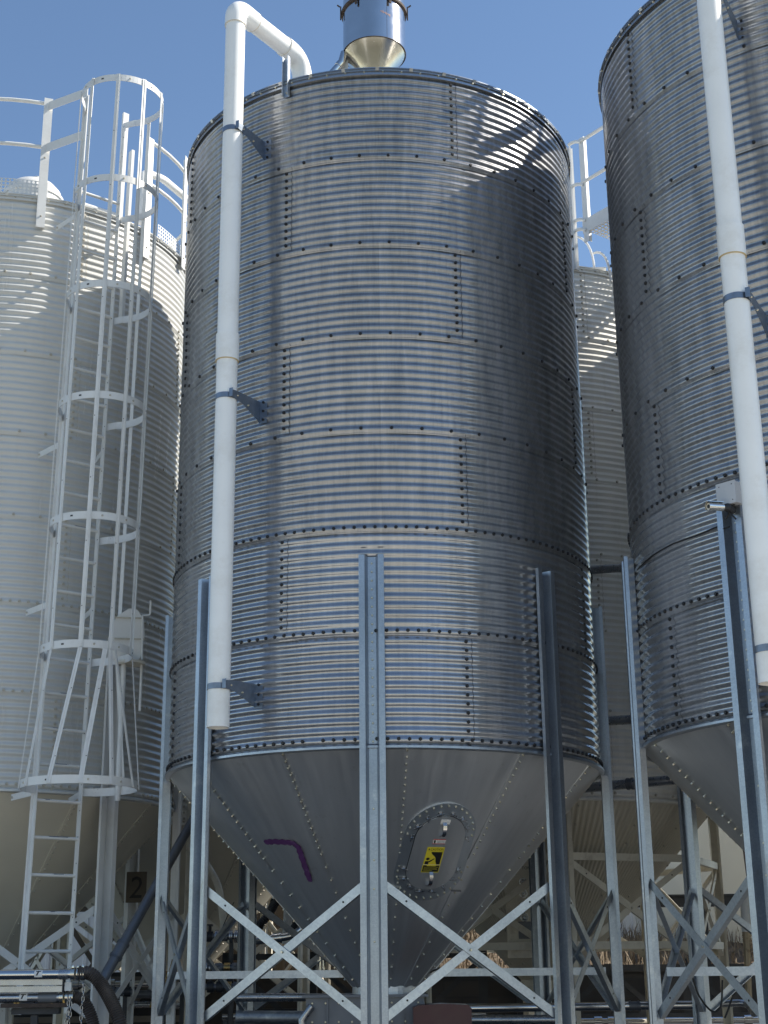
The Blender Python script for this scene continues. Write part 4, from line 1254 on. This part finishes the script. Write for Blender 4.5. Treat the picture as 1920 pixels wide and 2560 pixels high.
manifold('row of couplings and brass springs behind the front left leg, topmost of three', 490, 600, 2342, 14.6, 1)
manifold('row of couplings behind the front left leg, middle of three', 490, 600, 2420, 14.3, 2)
manifold('row of couplings behind the front left leg, lowest of three', 490, 600, 2468, 14.0, 3)
manifold('row of dark couplings between the two left legs', 400, 470, 2440, 15.0, 4)
manifold('row of dark couplings low behind the painted ladder', 240, 330, 2480, 15.4, 5)
# braided hoses with black ties
def ribbed_hose(label, pts, r, mat, name='flexible_hose', group=None, step=.016, ties=()):
    P = [at(*p) for p in pts]; o = P[0]
    # Catmull-Rom through the points
    Q = []
    for i in range(len(P) - 1):
        p0 = P[max(i - 1, 0)]; p1 = P[i]; p2 = P[i + 1]; p3 = P[min(i + 2, len(P) - 1)]
        n = max(4, int((p2 - p1).length / (step / 2)))
        for k in range(n):
            t = k / n
            Q.append(.5 * ((2 * p1) + (p2 - p0) * t + (2 * p0 - 5 * p1 + 4 * p2 - p3) * t * t + (3 * p1 - p0 - 3 * p2 + p3) * t ** 3) - o)
    Q.append(P[-1] - o)
    root = thing(name, label, 'hose', tuple(o), group)
    mb = MB(); mb.tube(Q, [r * (1.0 if i % 2 else .86) for i in range(len(Q))], 18); mb.build('hose', mat, root)
    for t in ties:
        i = int(t * (len(Q) - 2)); d = (Q[i + 1] - Q[i]).normalized()
        mb = MB(); mb.tube([Q[i] - d * .012, Q[i] + d * .012], r * 1.15, 18); mb.build('tie', M['rubber'], root)
    return root
ribbed_hose('dark braided hose with black ties left of the centre hopper', [(700, 2215, 15), (690, 2250, 14.9), (668, 2290, 14.8), (632, 2330, 14.8)], .045, M['dark'], ties=(.1, .35, .6, .85), group='tied hoses')
ribbed_hose('short dark hose with black ties close to the centre hopper', [(742, 2285, 14.9), (735, 2320, 14.9), (712, 2345, 14.9)], .036, M['dark'], ties=(.2, .5, .8), group='tied hoses')
ribbed_hose('thick brown ribbed hose curving down from the upper steel pipe at bottom left', [(196, 2432, 11.3), (226, 2434, 11.3), (252, 2460, 11.3), (275, 2498, 11.25), (296, 2545, 11.2), (310, 2600, 11.2)], .052, M['hose'], group='ribbed hoses at bottom left')
ribbed_hose('lower brown ribbed hose curving down behind the chains', [(186, 2492, 11.4), (206, 2500, 11.4), (226, 2535, 11.4), (240, 2590, 11.4)], .048, M['hose'], group='ribbed hoses at bottom left')
ribbed_hose('thin ribbed hose sagging behind the rear left leg', [(437, 2400, 13.6), (425, 2440, 13.6), (400, 2475, 13.6), (380, 2520, 13.6)], .03, M['brass'])
# steel conveying lines, bottom left
def line_pipe(label, px1, py, Y, r, mats, z_sleeve):
    a = at(-150, py, Y); b_ = at(px1, py, Y)
    root = thing('conveying_line', label, 'pipe', tuple(b_), 'steel conveying lines at bottom left')
    L = b_.x - a.x
    mb = MB(); mb.tube([(-L, 0, 0), (0, 0, 0)], r, 24); mb.build('pipe', mats[0], root)
    mb = MB(); mb.tube([(-z_sleeve, 0, 0), (-.02, 0, 0)], r * 1.09, 24); mb.build('sleeve', mats[1], root)
    for x, w in ((.0, .03), (.045, .02), (.075, .03)):
        mb = MB(); mb.tube([(x, 0, 0), (x + w, 0, 0)], r * 1.28, 20); mb.bolt((x + w / 2, -.02, r * 1.35), (0, 0, 1), .01, .015); mb.build('clamp', mats[2], root)
    mb = MB(); 
    an0, an1 = -.6, .9
    pts = []
    for q in range(9):
        a_ = an0 + (an1 - an0) * q / 8; pts.append((-r * 1.115 * math.cos(a_) if False else 0, -r * 1.015 * math.cos(a_), r * 1.015 * math.sin(a_)))
    xx = -.24 if z_sleeve < .15 else -.27
    vs = [(xx - .03, p[1], p[2]) for p in pts] + [(xx + .03, p[1], p[2]) for p in pts]
    mb.add(vs, [(q, q + 1, 9 + q + 1, 9 + q) for q in range(8)])
    vs = [(xx - .018 + .003 * q, p[1] * 1.012, p[2] * 1.012) for q, p in enumerate(pts[2:7])] + [(xx - .006 + .003 * q, p[1] * 1.012, p[2] * 1.012) for q, p in enumerate(pts[2:7])]
    mb.add(vs, [(q, q + 1, 5 + q + 1, 5 + q) for q in range(4)], 1)
    mb.add([(xx - .02, pts[6][1] * 1.013, pts[6][2] * 1.013), (xx + .02, pts[6][1] * 1.013, pts[6][2] * 1.013), (xx + .02, pts[7][1] * 1.013, pts[7][2] * 1.013), (xx - .02, pts[7][1] * 1.013, pts[7][2] * 1.013)], [(0, 1, 2, 3)], 1)
    mb.build('flow_label', [M['labelw'], M['black']], root)
line_pipe('upper shiny steel line at bottom left with a small white flow label', 178, 2435, 11.3, .036, (ST, PR, M['stainc']), .09)
line_pipe('lower grey steel line at bottom left with a sleeve and white flow label', 150, 2493, 11.4, .038, (PR, M['boot'], M['stainc']), .16)
a = at(-150, 2463, 11.35); b_ = at(158, 2463, 11.35)
root = thing('cable_tray', 'shiny flat channel between the two steel lines at bottom left', 'channel', tuple(b_))
L = b_.x - a.x
for z in (.024, -.026):
    mb = MB(); mb.box((-L / 2, 0, z), (L, .05, .042)); mb.box((-L / 2, -.027, z + .016), (L, .006, .006)); mb.build('profile', PR, root)
mb = MB(); mb.box((.004, 0, 0), (.008, .07, .12)); mb.build('end_plate', M['dark'], root)
mb = MB(); mb.box((.04, .0, -.01), (.05, .04, .06)); mb.build('tab', M['whitesteel'], root)
a = at(8, 2518, 11.45); b_ = at(172, 2518, 11.45)
root = thing('pipe_support', 'rusty support frame under the steel lines at bottom left', 'support', tuple(a))
L = b_.x - a.x
mb = MB(); mb.box((L / 2, 0, .012), (L, .16, .03)); mb.build('top_plate', M['rust'], root)
mb = MB(); mb.box((L / 2, .02, -.03), (L * .72, .1, .045)); mb.build('beam', M['dark'], root)
for x in (L * .48, ):
    mb = MB(); mb.box((x, .02, (GROUND - a.z) / 2 - .03), (.05, .05, abs(GROUND - a.z) - .06)); mb.build('post', M['dark'], root)
for x in (.25, .95):
    mb = MB(); mb.bolt((x * L, -.05, .027), (0, 0, 1), .012, .03); mb.bolt((x * L * .8, -.05, .027), (0, 0, 1), .012, .04); mb.build('bolt', M['brass'], root)
def chain(label, px, py0, py1, Y):
    a = at(px, py0, Y); z1 = at(px, py1, Y).z
    root_mb = MB(); z = 0; i = 0
    while a.z + z > z1:
        ax = Vector((1, 0, 0)) if i % 2 else Vector((0, 1, 0)); c = Vector((.006 * math.sin(i * .8), 0, z)); pts = []
        for q in range(13):
            t = 2 * PI * q / 12; pts.append(c + ax * .009 * math.cos(t) + Vector((0, 0, .021 * math.sin(t))))
        root_mb.tube(pts, .0034, 6, cap=False); z -= .033; i += 1
    o = root_mb.build('chain', M['pipe']); o.location = a
    tag(o, label, 'chain', 'hanging chains')
chain('longer steel chain hanging in front of the ribbed hoses', 208, 2462, 2620, 11.1)
chain('steel chain hanging from the lower steel line', 170, 2496, 2560, 11.2)
chain('steel chain beside the one hanging from the lower steel line', 176, 2500, 2590, 11.15)

# ------------------------------------------------------------------ security camera and junction box
L45 = math.radians(-47.5)
rc = Vector((3.754, 10.56, SZ))
top = rc + P3(L45, R + .09, LEGTOP)
tx = Vector((math.cos(L45), math.sin(L45), 0))
root = thing('junction_box', 'grey metal junction box on top of the right silo leg', 'box', tuple(top + tx * .045 + P3(L45, .03, .05)))
mb = MB(); mb.obox((0, 0, 0), tx * .072, P3(L45, .045, 0), Vector((0, 0, .075)))
mb.obox(P3(L45, .046, 0), tx * .076, P3(L45, .003, 0), Vector((0, 0, .079)))
for sx in (-1, 1):
    for sz in (-1, 1): mb.bolt(P3(L45, .049, .055 * sz) + tx * .05 * sx, P3(L45, 1, 0), .004, .002, mat=1)
mb.build('box', [plain('light grey enclosure', (.50, .51, .53), .4, 0, .04), M['black']], root)
mb = MB(); mb.tube([P3(L45, .0, -.075), P3(L45, .02, -.11) + tx * .02, P3(L45, .03, -.17) - tx * .03], .006, 8); mb.tube([P3(L45, .0, -.075) + tx * .03, P3(L45, .03, -.13), P3(L45, .03, -.19) + tx * .05], .006, 8); mb.build('cable', M['cable'], root)
ccp = at(1806, 1268, 9.15)
root = thing('security_camera', 'small bullet security camera pointing left from the right silo leg', 'camera', tuple(ccp))
fd = (Vector((-.9, -.42, -.08))).normalized(); up = Vector((0, 0, 1)); sdv = fd.cross(up).normalized(); upv = sdv.cross(fd)
mb = MB(); mb.tube([(0, 0, 0), fd * .10], [.027, .027], 24); mb.tube([fd * .10, fd * .125], [.029, .029], 24, cap=False)
mb.bar(fd * .0 + upv * .031, fd * .145 + upv * .031, .05, .004, upv); mb.build('housing', ST, root)
mb = MB(); mb.tube([fd * .11, fd * .114], .026, 24); mb.build('front_plate', M['beigesteel'], root)
mb = MB(); mb.tube([fd * .112, fd * .118], .013, 20); mb.build('lens', M['rubber'], root)
mb = MB(); mb.tube([-fd * .005, -fd * .04 + Vector((0, 0, .0)), -fd * .06 + Vector((.03, .06, 0))], [.016, .03, .03], 16); mb.build('mount', M['dark'], root)
# cable round the right silo
pts = []
for px, py in ((1808, 1311), (1780, 1322), (1746, 1337), (1714, 1348), (1683, 1359), (1655, 1374), (1632, 1388), (1612, 1405), (1594, 1424)):
    d = ray(px, py); r_ = R + .014
    A = d.x ** 2 + d.y ** 2; B = -2 * (d.x * rc.x + d.y * rc.y); C_ = rc.x ** 2 + rc.y ** 2 - r_ ** 2
    q = B * B - 4 * A * C_
    if q > 0: pts.append(d * ((-B - math.sqrt(q)) / 2 / A))
pts = [top + tx * .0 + P3(L45, .0, -.16)] + [top - tx * .10 + P3(L45, -.01, -.165)] + pts
mb = MB(); mb.tube(pts, .006, 8); tag(mb.build('cable', M['cable']), 'black cable strung around the right silo from its security camera', 'cable')
# loose cables hanging by the lower right braces
def loose(label, pts, r=.007):
    P = [at(*p) for p in pts]; Q = []
    for i in range(len(P) - 1):
        p0 = P[max(i - 1, 0)]; p1 = P[i]; p2 = P[i + 1]; p3 = P[min(i + 2, len(P) - 1)]
        for k in range(8):
            t = k / 8
            Q.append(.5 * ((2 * p1) + (p2 - p0) * t + (2 * p0 - 5 * p1 + 4 * p2 - p3) * t * t + (3 * p1 - p0 - 3 * p2 + p3) * t ** 3))
    Q.append(P[-1]); mb = MB(); mb.tube(Q, r, 8); tag(mb.build('cable', M['cable']), label, 'cable')
loose('black cable looping below the right silo braces', [(1714, 2396, 10.9), (1730, 2440, 10.9), (1748, 2490, 10.9), (1780, 2528, 10.9), (1802, 2515, 10.9), (1806, 2450, 10.9)])
loose('thin black cable hanging right of the loop under the right silo', [(1830, 2494, 11), (1822, 2520, 11), (1812, 2545, 11)])
loose('black cable strung under the spreader bar of the centre silo', [(1025, 2440, 12.2), (1060, 2436, 12.2), (1100, 2420, 12.2)])
loose('thin dark wire sloping behind the left front brace', [(512, 2420, 14.8), (560, 2310, 14.8), (585, 2255, 14.8)], .004)

# white hatch box on the back silo roof, beneath the catwalk
hb = at(1474, 690, 14.55)
root = thing('roof_box', 'white box and cage hoop on the beige silo roof under the catwalk', 'box', tuple(hb))
mb = MB(); mb.box((0, .2, -.1), (.34, .4, .36)); mb.box((0, .2, .09), (.38, .44, .02)); mb.build('box', WS, root)
mb = MB(); mb.tube(arc((-.14, 0, .5), (.05, 0, .48), (.06, 0, .08), 8), .014, 8); mb.build('hoop', WS, root)
# added pipes, out of frame, shaped to throw curved shadows on the centre silo
def shadow_line(label, pts, r, xt):
    Q = []
    for px, py in pts:
        d = ray(px, py); cx, cy = main_loc[0], main_loc[1]
        A = d.x ** 2 + d.y ** 2; B = -2 * (d.x * cx + d.y * cy); C_ = cx * cx + cy * cy - R * R
        q = max(B * B - 4 * A * C_, 0); p = d * ((-B - math.sqrt(q)) / 2 / A)
        Q.append(p + sdir * ((xt - p.x) / sdir.x))
    root = thing('shadow_pipe', label, 'pipe', tuple(Q[0]), 'shadow pipes added over the right silo roof')
    mb = MB(); mb.tube([q - Q[0] for q in Q], r, 16); mb.build('pipe', M['pvc'], root)
    mb = MB(); mb.tube([Vector((0, 0, 0)), Vector((.5, 0, .02))], r * .5, 12); mb.build('stay', M['pipe'], root)
    return root
Z7 = lambda l: [(960 + x / 2.765, 150 + y / 2.765) for x, y in l]
shadow_line('upper pipe added over the right silo roof for its shadow, above the frame', Z7([(1085, 395), (1000, 455), (900, 520), (800, 560), (640, 640)]), .06, 2.7)
shadow_line('bent pipe added over the right silo roof for its shadow, above the frame', Z7([(1230, 590), (1150, 590), (1070, 620), (1010, 680), (975, 760), (930, 860)]), .05, 2.9)
shadow_line('thick pipe added over the right silo roof for its shadow, above the frame', Z7([(700, 225), (640, 270), (540, 340), (430, 400), (300, 470)]), .045, 2.7)

def rack(label, x0, x1, y, ztop, nx, mat, seed):
    rr = random.Random(seed)
    root = thing('pipe_rack', label, 'frame', ((x0 + x1) / 2, y, GROUND)); w = x1 - x0; h = ztop - GROUND
    for i in range(nx):
        x = -w / 2 + w * i / (nx - 1)
        mb = MB(); chan(mb, Vector((x, 0, 0)), Vector((x, 0, h)), Vector((0, -1, 0)), .11, .09); mb.build('post', mat, root)
        if i < nx - 1:
            x2 = x + w / (nx - 1)
            for a, b_ in (((x, h * .95), (x2, h * .45)), ((x, h * .45), (x2, h * .95))):
                mb = MB(); mb.angle((a[0], -.03 if a[1] > b_[1] else -.045, a[1]), (b_[0], -.03 if a[1] > b_[1] else -.045, b_[1]), .06, .04, .005, (0, -1, 0)); mb.build('brace', mat, root)
    for z in (h * .97, h * .62, h * .43):
        mb = MB(); mb.bar((-w / 2, -.02, z), (w / 2, -.02, z), .07, .05, (0, -1, 0)); mb.build('crossbeam', mat, root)
    for q in range(3):
        z = h * (.50 + .05 * q); yy = -.16 - .1 * q
        mb = MB(); mb.tube([(-w / 2, yy, z), (w / 2, yy, z)], .035 + .01 * (q % 2), 14)
        for k in range(5):
            xx = -w / 2 + w * (k + rr.random()) / 5; mb.tube([(xx, yy, z), (xx + .09, yy, z)], .055, 14)
        mb.build('pipe', [M['pipe'], M['darkpipe'], M['stainless']][q], root)
BROWN = plain('brown painted steel', (.13, .105, .08), .5, 0, .15, 4)
rack('brown pipe rack with posts and cross braces behind the left silo legs', -5.6, -2.3, 18.0, .75, 5, BROWN, 3)
rack('low pipe rack carrying three pipes behind the centre silo', -1.9, 1.1, 17.6, .15, 4, M['dark'], 4)
rack('low dark pipe rack behind the legs of the right silo', 1.7, 5.4, 17.9, -.02, 5, M['dark'], 5)
